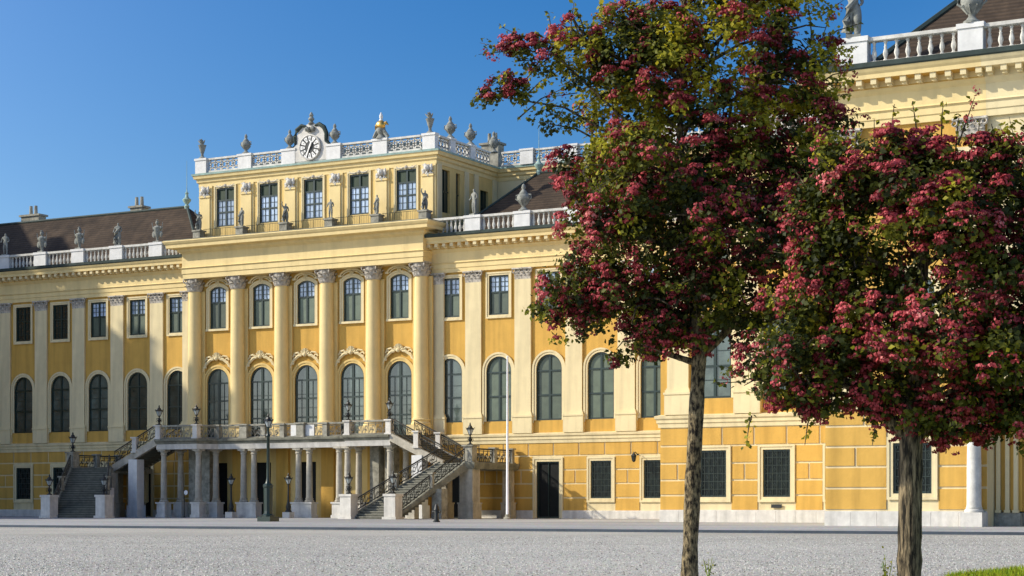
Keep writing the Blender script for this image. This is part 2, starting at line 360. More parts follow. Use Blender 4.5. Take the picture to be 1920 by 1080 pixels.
PROTO = []
def window(kind, hw, h, surround=0.22, proud=0.07, transoms=(), split=None, low='blind', high='curtain', muntin=0, sill=True, mull=0.14,
           vm=(), lower_hi=None, arch_sill=False, grille=False, am='cream'):
    """origin at the middle of the opening's bottom, on the wall face; y goes into the wall"""
    fr = MB(); o = outline(kind, hw, h)
    ring(fr, o, -0.11, -0.005, 0.05, 0.17)
    if mull: fr.box(-mull / 2, mull / 2, 0.06, 0.16, 0.1, top_at(kind, hw, h, 0) - 0.1)
    for z in transoms:
        xx = hw - 0.1 if z < h - (hw if kind == 'arch' else 0.3) else math.sqrt(max(0.01, hw * hw - (z - (h - hw)) ** 2)) - 0.1 if kind == 'arch' else hw - 0.1
        fr.box(-xx, xx, 0.057, 0.163, z - 0.055, z + 0.055)
    if muntin:
        zb, zt, nz, nx = muntin
        for s_ in (-1, 1):
            for i in range(1, nx):
                x = s_ * (0.07 + (hw - 0.17) * i / nx); fr.box(x - 0.02, x + 0.02, 0.09, 0.145, zb, min(zt, top_at(kind, hw, h, x) - 0.1))
        for i in range(1, nz):
            z = zb + (zt - zb) * i / nz; fr.box(-hw + 0.1, hw - 0.1, 0.093, 0.142, z - 0.018, z + 0.018)
    gr = None
    if grille:
        keep = fr; fr = MB()
        for i in range(1, 6):
            x = -hw + 2 * hw * i / 6; fr.tube([(x, 0.03, 0.02), (x, 0.03, h - 0.02)], 0.014, 4)
        for i in range(1, 6):
            z = h * i / 6; fr.tube([(-hw + 0.01, 0.02, z), (hw - 0.01, 0.02, z)], 0.013, 4)
        for i in range(6):
            for j in range(6):
                if (i + j) % 2: x = -hw + 2 * hw * (i + .5) / 6; z = h * (j + .5) / 6; fr.tube([(x, .03, z - .13), (x + .05, .03, z), (x, .03, z + .13), (x - .05, .03, z), (x, .03, z - .13)], 0.010, 3)
    if grille: gr, fr = fr, keep
    win = fr.build('window', 'greenpaint')
    if gr: gr.build('grille', 'grille', win)
    sp = split if split is not None else h
    if sp > 0.01:
        p = MB(); pane_poly(p, kind, hw - 0.03, h - 0.02, 0.02, sp, 0.125); p.build('pane' if 'blind' not in low else 'blind', low, win)
    if sp < h - 0.01:
        p = MB(); pane_poly(p, kind, hw - 0.03, h - 0.02, sp, h, 0.132); p.build('pane' if 'blind' not in high else 'blind', high, win)
    if surround:
        a = MB(); ring(a, o, 0.0, surround, -proud, 0.10, skip_bottom=not arch_sill)
        ring(a, o, surround * 0.62, surround + 0.035, -proud - 0.045, -proud + 0.003, skip_bottom=not arch_sill)
        if sill: a.box(-hw - surround - 0.06, hw + surround + 0.06, -proud - 0.10, 0.16, -0.16, 0.0)
        a.build('architrave', am, win)
    PROTO.append(win); return win

W_ARCH = window('arch', 1.0, 4.54, 0.26, 0.08, (1.75, 3.42), None, 'greyglass', mull=0.16, muntin=(0.2, 3.4, 4, 1), sill=False)
W_ARCHB = window('arch', 1.0, 4.54, 0.26, 0.08, (1.75, 3.42), None, 'blind', mull=0.16, sill=False)
W_UP = window('rect', 0.79, 2.76, 0.20, 0.07, (1.60,), 1.60, 'blind', 'curtain', (1.66, 2.64, 3, 2), arch_sill=True, sill=False)
W_UPD = window('rect', 0.79, 2.76, 0.20, 0.07, (1.60,), None, 'glass', muntin=(0.1, 2.64, 6, 2), arch_sill=True, sill=False)
W_DOOR = window('arch', 1.03, 5.35, 0.26, 0.07, (1.5, 2.9, 4.25), None, 'greyglass', mull=0.2, muntin=(0.2, 4.2, 4, 2), sill=False, am='ochre')
W_CUP = window('seg', 0.78, 3.2, 0.24, 0.08, (2.0,), 2.0, 'blind', 'curtain', (2.06, 3.08, 3, 2))
W_ATT = window('rect', 0.85, 2.96, 0.16, 0.05, (1.10, 2.02), 2.02, 'curtain', 'darkblind', (0.1, 2.0, 4, 2), sill=False)
W_ATTS = window('rect', 0.62, 2.96, 0.16, 0.05, (1.10, 2.02), None, 'glass', mull=0.1, sill=False)
W_GND = window('rect', 0.78, 2.55, 0.24, 0.06, (), None, 'darkglass', mull=0, grille=True, arch_sill=True, sill=False)
W_GDOOR = window('rect', 0.88, 3.9, 0.26, 0.07, (), None, 'door', mull=0.05, sill=False)
W_GND2 = window('rect', 0.88, 2.25, 0.24, 0.06, (), None, 'darkglass', mull=0, grille=True, arch_sill=True, sill=False)

# ------------------------------------------------------------------ classical pieces (local prototypes)
def acanthus_capital(r, h, half=False):
    mb = MB(); mb.lathe([(r * .92, 0), (r * .98, h * .06), (r * .92, h * .1), (r * .95, h * .5), (r * 1.15, h * .86)], n=16)
    for row, (z0, hh, rr, k, ph) in enumerate([(0.08, .38, 1.0, 8, 0), (0.08, .66, 1.02, 8, math.pi / 8)]):
        for i in range(k):
            a = ph + 2 * math.pi * i / k; ca, sa = math.cos(a), math.sin(a)
            pts = [(rr * r * .95, z0 * h, .17), (rr * r * 1.08, (z0 + hh * .6) * h, .20), (rr * r * 1.30, (z0 + hh * .93) * h, .14), (rr * r * 1.42, (z0 + hh * .82) * h, .05)]
            vs = []
            for rad, z, wd in pts:
                for s_ in (-1, 1): vs.append((rad * ca - s_ * wd * sa * r * 1.8, rad * sa + s_ * wd * ca * r * 1.8, z))
            vs2 = [(x * .86, y * .86, z - .03) for x, y, z in vs]
            fs = []
            for q in range(3):
                b = q * 2; fs += [(b, b + 1, b + 3, b + 2), (8 + b, 8 + b + 2, 8 + b + 3, 8 + b + 1), (b, b + 2, 8 + b + 2, 8 + b), (b + 1, 8 + b + 1, 8 + b + 3, b + 3)]
            mb.add(vs + vs2, fs)
    for i in range(4):
        a = math.pi / 4 + i * math.pi / 2; c = Vector((math.cos(a), math.sin(a), 0)) * r * 1.38
        mb.tube([(c.x + .16 * r * math.cos(t) * math.cos(a) , c.y + .16 * r * math.cos(t) * math.sin(a), h * .78 + .2 * r * math.sin(t)) for t in np.linspace(0, 6.28, 8)], .09 * r, 4)
    q = r * 1.42
    pl = []
    for i in range(4):
        a = math.pi / 4 + i * math.pi / 2; pl += [(q * math.cos(a - .12), q * math.sin(a - .12)), (q * math.cos(a + .12), q * math.sin(a + .12)), (r * 1.12 * math.cos(a + math.pi / 4), r * 1.12 * math.sin(a + math.pi / 4))]
    mb.prism(pl, h * .88, h)
    return mb
def flat_capital(wd, h, d):
    """pilaster capital, front towards -y, origin bottom middle on the wall"""
    mb = MB(); hw = wd / 2
    mb.box(-hw * .96, hw * .96, -d, 0, 0, h * .88)
    mb.box(-hw * 1.22, hw * 1.22, -d - .17, 0, h * .88, h)
    for row, (hh, n, dd) in enumerate([(.42, 4, .09), (.70, 3, .13)]):
        for i in range(n):
            x = -hw + wd * (i + .5) / n; q = wd / n * .44
            pts = [(-d, .03, q), (-d - dd * .5, hh * .6, q * 1.1), (-d - dd, hh * .95, q * .8), (-d - dd * 1.4, hh * .82, q * .3)]
            vs = [(x + s_ * ww, y, z * h) for y, z, ww in pts for s_ in (-1, 1)]; vs2 = [(a, b + .06, c) for a, b, c in vs]
            fs = []
            for k in range(3):
                b = k * 2; fs += [(b, b + 1, b + 3, b + 2), (8 + b, 8 + b + 2, 8 + b + 3, 8 + b + 1), (b, b + 2, 8 + b + 2, 8 + b), (b + 1, 8 + b + 1, 8 + b + 3, b + 3)]
            mb.add(vs + vs2, fs)
    for s_ in (-1, 1):
        mb.tube([(s_ * hw * 1.02 + .12 * math.cos(t), -d - .1, h * .74 + .13 * math.sin(t)) for t in np.linspace(0, 6.28, 9)], .055, 4)
        mb.tube([(s_ * hw * 0.35 + .08 * math.cos(t), -d - .1, h * .76 + .09 * math.sin(t)) for t in np.linspace(0, 6.28, 8)], .04, 4)
    mb.ball((0, -d - .14, h * .92), .09, 6, 4)
    return mb
def pilaster(wd, z0, z1, ped, d=0.16):
    """pilaster on pedestal; origin (0, wall, 0)"""
    mb = MB(); hw = wd / 2
    mb.box(-hw - .13, hw + .13, -d - .10, 0, z0, ped - .08); mb.box(-hw - .17, hw + .17, -d - .15, 0, ped - .08, ped + .04)
    mb.box(-hw - .10, hw + .10, -d - .08, 0, ped + .04, ped + .17); mb.box(-hw - .05, hw + .05, -d - .04, 0, ped + .17, ped + .27)
    mb.box(-hw, hw, -d, 0, ped + .27, z1)
    return mb
BAL = [(.09, 0), (.09, .06), (.055, .09), (.07, .16), (.115, .30), (.10, .42), (.055, .58), (.075, .64), (.045, .68), (.06, .78), (.09, .84), (.09, .90)]
def balustrade_run(x0, x1, y, z, n, mb):
    mb.box(x0, x1, y - .17, y + .17, z, z + .16)
    mb.box(x0, x1, y - .20, y + .20, z + 1.08, z + 1.24); mb.box(x0, x1, y - .15, y + .15, z + 1.05, z + 1.08)
    for i in range(n): mb.lathe([(r * 1.05, q) for r, q in BAL], (x0 + (x1 - x0) * (i + .5) / n, y, z + .155), 7)
def lattice_run(p0, p1, z, mb, h=0.86):
    """pierced parapet of interlaced rings between two points"""
    a = Vector((*p0, 0)); b = Vector((*p1, 0)); d = b - a; Ln = d.length; d.normalize(); nrm = Vector((d.y, -d.x, 0))
    def bar(zz0, zz1, th):
        q = [a + nrm * th, b + nrm * th, b - nrm * th, a - nrm * th]; mb.prism([(v.x, v.y) for v in q], zz0, zz1)
    bar(z, z + .14, .14); bar(z + h + .10, z + h + .24, .17)
    n = max(2, round(Ln / 0.52)); st = Ln / n
    def strip(pts, wd):
        for u, v in zip(pts, pts[1:]):
            du = Vector((v[0] - u[0], v[1] - u[1])); L = du.length
            if L < 1e-6: continue
            px = Vector((-du.y, du.x)) / L * wd / 2; du = du / L * wd * .2
            cs = [(u[0] + px.x - du.x, u[1] + px.y - du.y), (u[0] - px.x - du.x, u[1] - px.y - du.y), (v[0] - px.x + du.x, v[1] - px.y + du.y), (v[0] + px.x + du.x, v[1] + px.y + du.y)]
            vs = []
            for th in (-.055, .055):
                for s_, zz in cs:
                    p = a + d * s_ + nrm * th; vs.append((p.x, p.y, zz))
            mb.add(vs, [(0, 1, 2, 3), (7, 6, 5, 4), (0, 4, 5, 1), (1, 5, 6, 2), (2, 6, 7, 3), (3, 7, 4, 0)])
    zc = z + .12 + h / 2
    for i in range(n):
        c = st * (i + .5)
        strip([(c + .21 * math.cos(t), zc + .24 * math.sin(t)) for t in np.linspace(0, 2 * math.pi, 9)], .10)
        for sx in (-1, 1):
            for sz in (-1, 1): strip([(c + sx * .14, zc + sz * .17), (c + sx * st / 2, zc + sz * h / 2)], .09)
        strip([(c - st / 2, zc), (c - .2, zc)], .09); strip([(c + .2, zc), (c + st / 2, zc)], .09)
def rust(mb, x0, x1, Y, gaps, zs, d=0.045, j=0.055, bw=1.0):
    """raised ashlar blocks; gaps = [(xa, xb, zlo, zhi)] kept free for openings"""
    for k, (za, zb) in enumerate(zip(zs, zs[1:])):
        free = [(x0, x1)]
        for ga, gb, gl, gh in sorted(gaps):
            if gl < zb - .16 and gh > za + .16:
                nf = []
                for a, b in free:
                    if gb <= a or ga >= b: nf.append((a, b)); continue
                    if ga - a > .1: nf.append((a, ga))
                    if b - gb > .1: nf.append((gb, b))
                free = nf
        for a, b in free:
            ln = b - a
            if k == 0: n = max(1, round(ln / 6))
            elif k == len(zs) - 2: n = max(1, round(ln / 1.9))
            else: n = max(1, round(ln / (bw if k % 2 == 0 else 2.2)))
            if k % 2 == 1 and k < len(zs) - 2 and ln < 3.2: n = 1
            for i in range(n):
                xa = a + ln * i / n + j; xb = a + ln * (i + 1) / n - j
                mb.box(xa, xb, Y - d, Y + .01, za + j, zb - j)

# ================================================================== PALACE (main block)
P = Building('palace', (-81.1, 115.0, 0), 'long yellow palace with cream columns, clock parapet and two flanking wings of arched windows', 'palace')
XC = -81.1; YW = 115.0; YC = 114.7
LB = [-93.4 - 3.97 * k for k in range(7)]; RB = [-68.9 + 3.97 * k for k in range(7)]; CB = [XC + 4.08 * k for k in (-2, -1, 0, 1, 2)]
CX = [XC + 4.06 * (k - 2.5) for k in range(6)]          # giant columns
XL0, XL1 = -121.5, XC - 10.65; XR0, XR1 = XC + 10.65, -41.0
def wing_ground(x0, x1, bays, doors, zs=(0.5, 1.43, 2.40, 3.35, 4.32, 5.25)):
    mb = MB(); ops = []; gaps = []
    for x in bays: ops.append((x, 1.39, 'rect', .78, 2.55)); gaps.append((x - 1.04, x + 1.04, 1.15, 4.18))
    for x in doors: ops.append((x, 0.02, 'rect', .88, 3.9)); gaps.append((x - 1.16, x + 1.16, 0, 4.2))
    wall(mb, x0, x1, 0.0, 5.3, YW, ops); P.part('ground_floor_wall', mb, 'cream')
    r = MB(); rust(r, x0, x1, YW, gaps, list(zs)); P.part('rustication', r, 'amber')
    pl = MB(); seg = [x0] + [v for x in sorted(doors) for v in (x - 1.14, x + 1.14)] + [x1]
    for a, b in zip(seg[::2], seg[1::2]): pl.box(a, b, YW - .14, YW, 0, 0.5); pl.box(a, b, YW - .11, YW, 0.5, .56)
    P.part('plinth', pl, 'plinth')
    for x in bays: P.put(W_GND, x, YW, 1.39)
    for x in doors: P.put(W_GDOOR, x, YW, 0.02)
wing_ground(XL0, XL1, [b for b in LB if b < -97] , [-96.9])
wing_ground(XR0, XR1, [RB[3], RB[4], RB[5]], [-61.05, -68.2])
STR = [(0, 5.2), (.10, 5.2), (.12, 5.42), (.18, 5.46), (.18, 5.62), (.26, 5.70), (.28, 5.84), (0, 5.92)]
for a, b in ((XL0, XL1), (XR0, XR1)):
    mb = MB(); mb.sweep(STR, [(a, YW), (b, YW)]); P.part('string_course', mb, 'cream')
# upper storeys
for x0, x1, bays in ((XL0, XL1, LB), (XR0, XR1, RB)):
    mb = MB(); ops = []
    for x in bays: ops += [(x, 6.77, 'arch', 1.0, 4.54), (x, 14.22, 'rect', .79, 2.76)]
    wall(mb, x0, x1, 5.3, 17.5, YW, ops); P.part('upper_wall', mb, 'amber')
    for i, x in enumerate(bays):
        lit = (x0 == XR0 and i > 0)  # shade put into the panes: darker glass where a bay is not lit
        P.put(W_ARCHB if lit else W_ARCH, x, YW, 6.77)
        P.put(W_UPD if (x0 == XL0 and i > 2) else W_UP, x, YW, 14.22)  # far left bays lie in shadow, so their panes are made all dark
PIL = pilaster(1.28, 5.9, 16.6, 7.1).build('pilaster', 'cream'); flat_capital(1.28, .80, .16).build('capital', 'capital', PIL, (0, 0, 16.58)); PROTO.append(PIL)
pil_x = [XL1 - .45] + [-95.4 - 3.97 * k for k in range(7)] + [XR0 + .45] + [-66.95 + 3.97 * k for k in range(6)]
for x in pil_x: P.put(PIL, x, YW, 0)
# wing entablature, cornice, balustrade
ENT = [(0, 17.38), (.14, 17.38), (.14, 17.66), (.19, 17.70), (.19, 17.98), (.28, 18.06), (.20, 18.14), (.20, 18.78), (.32, 18.90), (.40, 19.02), (0, 19.02)]
CORN = [(0, 19.02), (.42, 19.02), (.44, 19.34), (.98, 19.38), (1.0, 19.56), (1.08, 19.66), (1.16, 19.80), (0, 19.88)]
GUT = [(0, 19.82), (1.17, 19.80), (1.22, 19.86), (1.24, 20.06), (0, 20.10)]
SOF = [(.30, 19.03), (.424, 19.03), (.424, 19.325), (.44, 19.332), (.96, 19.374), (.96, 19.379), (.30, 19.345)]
md = MB(); md.box(-.13, .13, -.92, -.40, 19.14, 19.377); md.box(-.11, .11, -.70, -.40, 19.05, 19.137); MOD = md.build('modillion', 'cream'); PROTO.append(MOD)
for x0, x1 in ((XL0, XL1 + .02), (XR0 - .02, XR1)):
    for nm, pr, m in (('entablature', ENT, 'creamy'), ('cornice', CORN, 'creamy'), ('gutter', GUT, 'copper')):
        mb = MB(); mb.sweep(pr, [(x0, YW), (x1, YW)]); P.part(nm, mb, m)
    n = int((x1 - x0) / .62)
    for i in range(n): P.put(MOD, x0 + (x1 - x0) * (i + .5) / n, YW, 0)
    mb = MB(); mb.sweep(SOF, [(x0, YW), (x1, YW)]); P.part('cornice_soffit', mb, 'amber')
BY = 115.0
def wing_balustrade(xs, ends):
    for x in xs:
        mb = MB(); mb.box(x - .62, x + .62, BY - .27, BY + .27, 20.05, 21.12); mb.box(x - .68, x + .68, BY - .33, BY + .33, 21.12, 21.30); mb.box(x - .66, x + .66, BY - .30, BY + .30, 20.05, 20.2)
        P.part('balustrade_pier', mb, 'white')
    pts = sorted(xs)
    runs = [(a + .62, b - .62) for a, b in zip(pts, pts[1:])] + ends
    for a, b in runs:
        mb = MB(); balustrade_run(a, b, BY, 20.05, max(1, round((b - a) / .37)), mb); P.part('balustrade', mb, 'balwhite', True)
lp = [-95.4 - 3.97 * k for k in range(6)]; rp_ = [-66.95 + 3.97 * k for k in range(5)]
wing_balustrade(lp, [(-94.78, -91.9)]); wing_balustrade(rp_, [(-70.4, -67.57)])
# wing roofs (hipped at the inner end)
def hip_roof(b, x0, x1, y0, y1, z0, zr, hipl, hipr, ridge=True):
    ym = (y0 + y1) / 2; mb = MB()
    mb.add([(x0, y0, z0), (x1, y0, z0), (x1, y1, z0), (x0, y1, z0), (x0 + hipl, ym, zr), (x1 - hipr, ym, zr)], [(0, 1, 5, 4), (1, 2, 5), (2, 3, 4, 5), (3, 0, 4), (3, 2, 1, 0)])
    o = b.part('roof', mb, 'roof')
    if ridge:
        r = MB(); r.tube([(x0 + hipl, ym, zr), (x1 - hipr, ym, zr)], .13, 6)
        for xe, xc in ((x0, x0 + hipl), (x1, x1 - hipr)):
            r.tube([(xe, y0, z0), (xc, ym, zr)], .11, 6)
        b.sub('ridge_cap', r, 'copper', o)
    return o
rl = hip_roof(P, XL0, -92.0, 116.0, 126.0, 20.05, 25.05, 0, 5.3); rr = hip_roof(P, -70.0, XR1 + 3, 116.0, 126.0, 20.05, 25.05, 5.0, 0)
def finial(x, y, z, par, rod=2.2):
    mb = MB(); mb.lathe([(.16, -.3), (.22, 0), (.12, .15), (.32, .42), (.36, .55), (.16, .72), (.10, .95), (.16, 1.05), (.05, 1.2), (.025, 1.5), (.012, 1.5 + rod)], (x, y, z), 10)
    P.sub('roof_finial', mb, 'verdigris', par, True)
finial(-97.35, 121, 25.1, rl); finial(-65.0, 121, 25.1, rr)
def chimney(x, y, z0, z1, par, b, wx=1.5, pots=2):
    mb = MB(); mb.cbox(x, y, z0, z1, wx, .9); mb.cbox(x, y, z1, z1 + .16, wx + .3, 1.15)
    c = b.sub('chimney', mb, 'stone', par)
    for i in range(pots):
        mb.lathe([(.16, z1 + .15), (.13, z1 + .95)], (x + (i - (pots - 1) / 2) * .55, y, 0), 8)
    c.data = mb.mesh('chimney', 'stone')
chimney(-115.0, 122.2, 23, 25.7, rl, P, 2.0, 2); chimney(-103.3, 122.2, 23.5, 25.55, rl, P, 1.2, 2)

# ---- centre block
mb = MB(); ops = []
gd = [(x, 0.02, 'rect', .85, 4.1) for x in CB[:3]]
wall(mb, XL1, XR0, 0.0, 5.5, YC, gd, .5); P.part('ground_floor_wall', mb, 'ochre')
for x in CB[:3]:
    d = MB(); pane_poly(d, 'rect', .86, 4.12, 0.0, 9, 0.45); o = d.build('door', 'door', P.root); o.location = (x + P.off[0], YC + P.off[1], 0.02)
for x in CX: mb = MB(); mb.box(x - .55, x + .55, YC - .25, YC, 0, 5.4); P.part('ground_floor_pier', mb, 'amber')
mb = MB(); ops = []
for x in CB: ops += [(x, 5.92, 'arch', 1.03, 5.35), (x, 14.3, 'seg', .78, 3.2)]
wall(mb, XL1, XR0, 5.5, 18.2, YC, ops); mb.box(XL1, XL1 + .01, YC, YW, 0, 18.2); mb.box(XR0 - .01, XR0, YC, YW, 0, 18.2); P.part('upper_wall', mb, 'amber')
for x in CB:
    P.put(W_DOOR, x, YC, 5.92); P.put(W_CUP, x, YC, 14.3)
# relief over doors, hoods over windows
def rocaille():
    mb = MB(); rnd = random.Random(3)
    for s_ in (-1, 1):
        mb.tube([(s_ * 1.42, -.06, -.95), (s_ * 1.30, -.12, -.55), (s_ * 1.02, -.14, -.20), (s_ * .6, -.17, .10), (s_ * .30, -.18, .12)], [.05, .09, .11, .12, .08], 6)
        mb.tube([(s_ * (.95 + .16 * math.cos(t)), -.15, .02 + .15 * math.sin(t)) for t in np.linspace(0, 5.6, 9)], .06, 5)
        mb.tube([(s_ * .35, -.16, .1), (s_ * .62, -.2, .35), (s_ * .95, -.16, .30), (s_ * 1.15, -.1, .08)], [.07, .09, .07, .03], 5)
        for k in range(6):
            mb.ball((s_ * (.2 + .18 * k), -.14, .28 - .045 * k * k * .6 + rnd.uniform(-.06, .06)), .11, 6, 4, (1, .7, 1))
    for i in range(7):
        a = math.pi * (i + .5) / 7; mb.tube([(0, -.16, .12), (.42 * math.cos(a), -.2, .15 + .5 * math.sin(a))], [.05, .10], 5)
    mb.ball((0, -.22, .18), .17, 8, 6)
    return mb
ROC = rocaille().build('relief_ornament', 'cream'); PROTO.append(ROC)
for x in CB: P.put(ROC, x, YC, 11.85)
def hood():
    mb = MB(); pts = [(1.0 * math.sin(a), .0 + .48 * math.cos(a)) for a in np.linspace(-1.5, 1.5, 11)]
    mb.tube([(x, -.13, z) for x, z in pts], .075, 5); mb.tube([(x * .8, -.10, z * .82 - .04) for x, z in pts], .05, 5)
    for i in range(5):
        a = math.pi * (i + .5) / 5; mb.tube([(0, -.08, 0), (.24 * math.cos(a), -.12, .05 + .28 * math.sin(a))], .055, 4)
    for s_ in (-1, 1): mb.box(s_ * 1.0 - .14, s_ * 1.0 + .14, -.2, 0, -.06, .08)
    return mb
HOOD = hood().build('window_hood', 'cream'); PROTO.append(HOOD)
for x in CB: P.put(HOOD, x, YC, 17.62)
# giant half columns on responds
col = MB(); col.lathe([(.60, 7.06), (.545, 7.2), (.54, 10.5), (.515, 13.5), (.465, 17.2)], n=28)
COLM = col.build('column', 'creamy', smooth=True); PROTO.append(COLM)
b = MB(); b.lathe([(.70, 6.62), (.73, 6.70), (.70, 6.78), (.61, 6.83), (.60, 6.90), (.66, 6.95), (.66, 7.02), (.58, 7.07)], n=24); b.box(-.76, .76, -.76, .6, 5.9, 6.62)
b.build('column_base', 'creamy', COLM, smooth=True)
acanthus_capital(.57, 1.05).build('capital', 'capital', COLM, (0, 0, 17.16))
for x in CX:
    P.put(COLM, x, YC - .32, 0)
    mb = MB(); mb.box(x - .82, x + .82, YC - .14, YC, 5.9, 17.2); P.part('respond', mb, 'ochre')
# centre entablature with deep balcony cornice
CE = [(0, 18.12), (0.02, 18.12), (.02, 18.46), (.08, 18.50), (.08, 18.84), (.18, 18.93), (.06, 19.0), (.06, 20.0), (.16, 20.08), (.30, 20.16), (.34, 20.36), (.92, 20.40), (.94, 20.62), (1.02, 20.70), (1.12, 20.86), (1.10, 20.93), (0, 20.96)]
ey = YC - 1.02; ex0, ex1 = XC - 10.72, XC + 10.72
mb = MB(); mb.sweep(CE, [(ex0, YW + .5), (ex0, ey), (ex1, ey), (ex1, YW + .5)]); mb.box(ex0 + .01, ex1 - .01, ey + .01, YW + .5, 18.125, 20.955)
P.part('entablature', mb, 'creamy')
mb = MB(); mb.sweep([(0, 20.955), (1.06, 20.94), (1.06, 21.0), (0, 21.02)], [(ex0, YW + .5), (ex0, ey), (ex1, ey), (ex1, YW + .5)]); mb.box(ex0 - .5, ex1 + .5, ey - .5, 116, 20.958, 21.01)
P.part('balcony_flashing', mb, 'balcony')
# attic storey
YA = 115.6; ax0, ax1 = XC - 10.66, XC + 10.66; YB = 124.4
AB = CB
mb = MB(); wall(mb, ax0, ax1, 20.9, 25.7, YA, [(x, 22.2, 'rect', .85, 2.96) for x in AB])
P.part('attic_wall', mb, 'ochre')
for x in AB: P.put(W_ATT, x, YA, 22.2)
# side walls (facing +x) with windows: build as a wall along y
mb = MB(); tmp = MB(); sw = [(1.35, 22.0, 'rect', .55, 3.1), (3.05, 22.0, 'rect', .3, 3.1), (6.9, 22.0, 'rect', .6, 2.4)]
wall(tmp, 0, YB - YA + 10, 20.0, 25.7, 0, sw)
mb.add([(ax1 - y, YA + x, z) for x, y, z in tmp.v], tmp.f); P.part('attic_side_wall', mb, 'ochre')
mb = MB(); mb.add([(ax0 + y, YA + x, z) for x, y, z in tmp.v], tmp.f); P.part('attic_side_wall', mb, 'ochre')
for yy, zb, k, hw, h in sw:
    mb = MB(); mb.box(ax1 - .28, ax1 - .2, YA + yy - hw, YA + yy + hw, zb, zb + h); mb.box(ax1 - .2, ax1 - .12, YA + yy - .05, YA + yy + .05, zb, zb + h)
    mb.box(ax1 - .2, ax1 - .12, YA + yy - hw, YA + yy + hw, zb + h * .5 - .05, zb + h * .5 + .05); P.part('side_window', mb, 'greenpaint')
for yy in (.35, 4.2, 5.6, 8.4):
    mb = MB(); mb.box(ax1 - .01, ax1 + .10, YA + yy - .3, YA + yy + .3, 21, 25.4); P.part('attic_side_pilaster', mb, 'cream')
# rear cross attic to the right and left
for xa, xb in ((ax1, -48.0),):
    mb = MB(); mb.box(xa, xb, YB, YB + 8, 20, 25.7); P.part('rear_attic_wall', mb, 'cream')
AC = [(0, 25.36), (.05, 25.36), (.05, 25.62), (.16, 25.72), (.18, 25.92), (.33, 25.98), (.36, 26.12), (.42, 26.24), (0, 26.30)]
apath = [(ax0, YB + 6), (ax0, YA), (ax1, YA), (ax1, YB), (-48, YB)]
mb = MB(); mb.sweep(AC, apath); P.part('attic_cornice', mb, 'creamy')
mb = MB(); mb.sweep([(0, 26.24), (.44, 26.22), (.46, 26.36), (0, 26.44)], apath); P.part('attic_gutter', mb, 'verdigris')
mb = MB(); mb.box(ax0 + .2, ax1 - .2, YA + .3, YB + 8, 26.0, 26.30); mb.box(ax0 + .2, -48, YB + .3, YB + 8, 25.95, 26.29); P.part('attic_roof_deck', mb, 'copper')
# low roof peeping over the parapet right of the clock
mb = MB(); mb.add([(ax0 + .3, YA + .35, 26.32), (ax1 - .25, YA + .35, 26.32), (ax1 - .25, YA + 13, 26.32), (ax0 + .3, YA + 13, 26.32), (ax0 + 6, YA + 6, 28.45), (ax1 - 5.2, YA + 6, 28.45)], [(0, 1, 5, 4), (1, 2, 5), (2, 3, 4, 5), (3, 0, 4)])
rc = P.part('roof', mb, 'copper')
chimney(-72.4, 127.2, 26, 28.75, rc, P, 1.5, 2)
mb = MB(); mb.add([(-70.2, YB + .1, 26.32), (-48, YB + .1, 26.32), (-48, YB + 5, 27.7), (-70.2, YB + 5, 27.7)], [(0, 1, 2, 3)]); P.part('roof', mb, 'copper')
# attic pilasters with trophies
def attic_pil():
    mb = MB(); mb.box(-.62, .62, -.07, 0, 20.95, 25.4); mb.box(-.45, .45, -.16, 0, 20.95, 24.55); mb.box(-.52, .52, -.24, 0, 24.5, 24.62)
    return mb
AP = attic_pil().build('attic_pilaster', 'creamy'); PROTO.append(AP)
tr = MB(); rnd = random.Random(5)
for k in range(16): tr.ball((rnd.uniform(-.36, .36), -.2, rnd.uniform(-.40, .38)), rnd.uniform(.09, .16), 6, 4, (1, .7, 1))
tr.ball((0, -.25, .12), .24, 8, 6); tr.tube([(-.45, -.2, -.3), (.42, -.2, .4)], .04, 4); tr.tube([(.45, -.2, -.3), (-.42, -.2, .4)], .04, 4)
tr.build('trophy_relief', 'plinth', AP, (0, 0, 24.95))
for x in CX: P.put(AP, x if abs(x - XC) < 9.5 else x + (.12 if x < XC else -.12), YA, 0)
sg = MB()
for s_ in (-1, 1):
    sg.tube([(s_ * .12, -.05, .08), (s_ * .35, -.08, -.02), (s_ * .62, -.08, .0), (s_ * .85, -.05, .12)], .05, 5)
    sg.tube([(s_ * (.5 + .09 * math.cos(t)), -.06, .04 + .08 * math.sin(t)) for t in np.linspace(0, 6.2, 7)], .035, 4)
sg.ball((0, -.06, .05), .14, 7, 5)
SWAG = sg.build('swag_relief', 'capital'); PROTO.append(SWAG)
for x in AB: P.put(SWAG, x, YA, 25.38 - .12)
# attic parapet
PY = YA - .18; sx = ax1 - .14
for i, x in enumerate(CX):
    mb = MB(); ww = .52 if i in (0, 5) else .62
    x_ = ax0 + .40 if i == 0 else (ax1 - .40 if i == 5 else x)
    mb.box(x_ - ww, x_ + ww, PY - .22, PY + .26, 26.38, 27.36); mb.box(x_ - ww - .06, x_ + ww + .06, PY - .28, PY + .32, 27.36, 27.52); P.part('parapet_pier', mb, 'white')
for i in range(5):
    a = CX[i] + .62; c = CX[i + 1] - .62
    if i == 2:
        mb = MB(); mb.box(a, c, PY - .16, PY + .2, 26.38, 27.40); mb.box(a, c, PY - .21, PY + .25, 27.40, 27.5); P.part('clock_parapet', mb, 'plinth')
    else:
        mb = MB(); lattice_run((a, PY), (c, PY), 26.38, mb); P.part('lattice_parapet', mb, 'balwhite')
sy = [PY + .3, 117.8, 120.7, YB - .6]
for y0, y1 in zip(sy, sy[1:]):
    mb = MB(); lattice_run((sx, y0 + .35), (sx, y1 - .35), 26.38, mb); P.part('lattice_parapet', mb, 'balwhite')
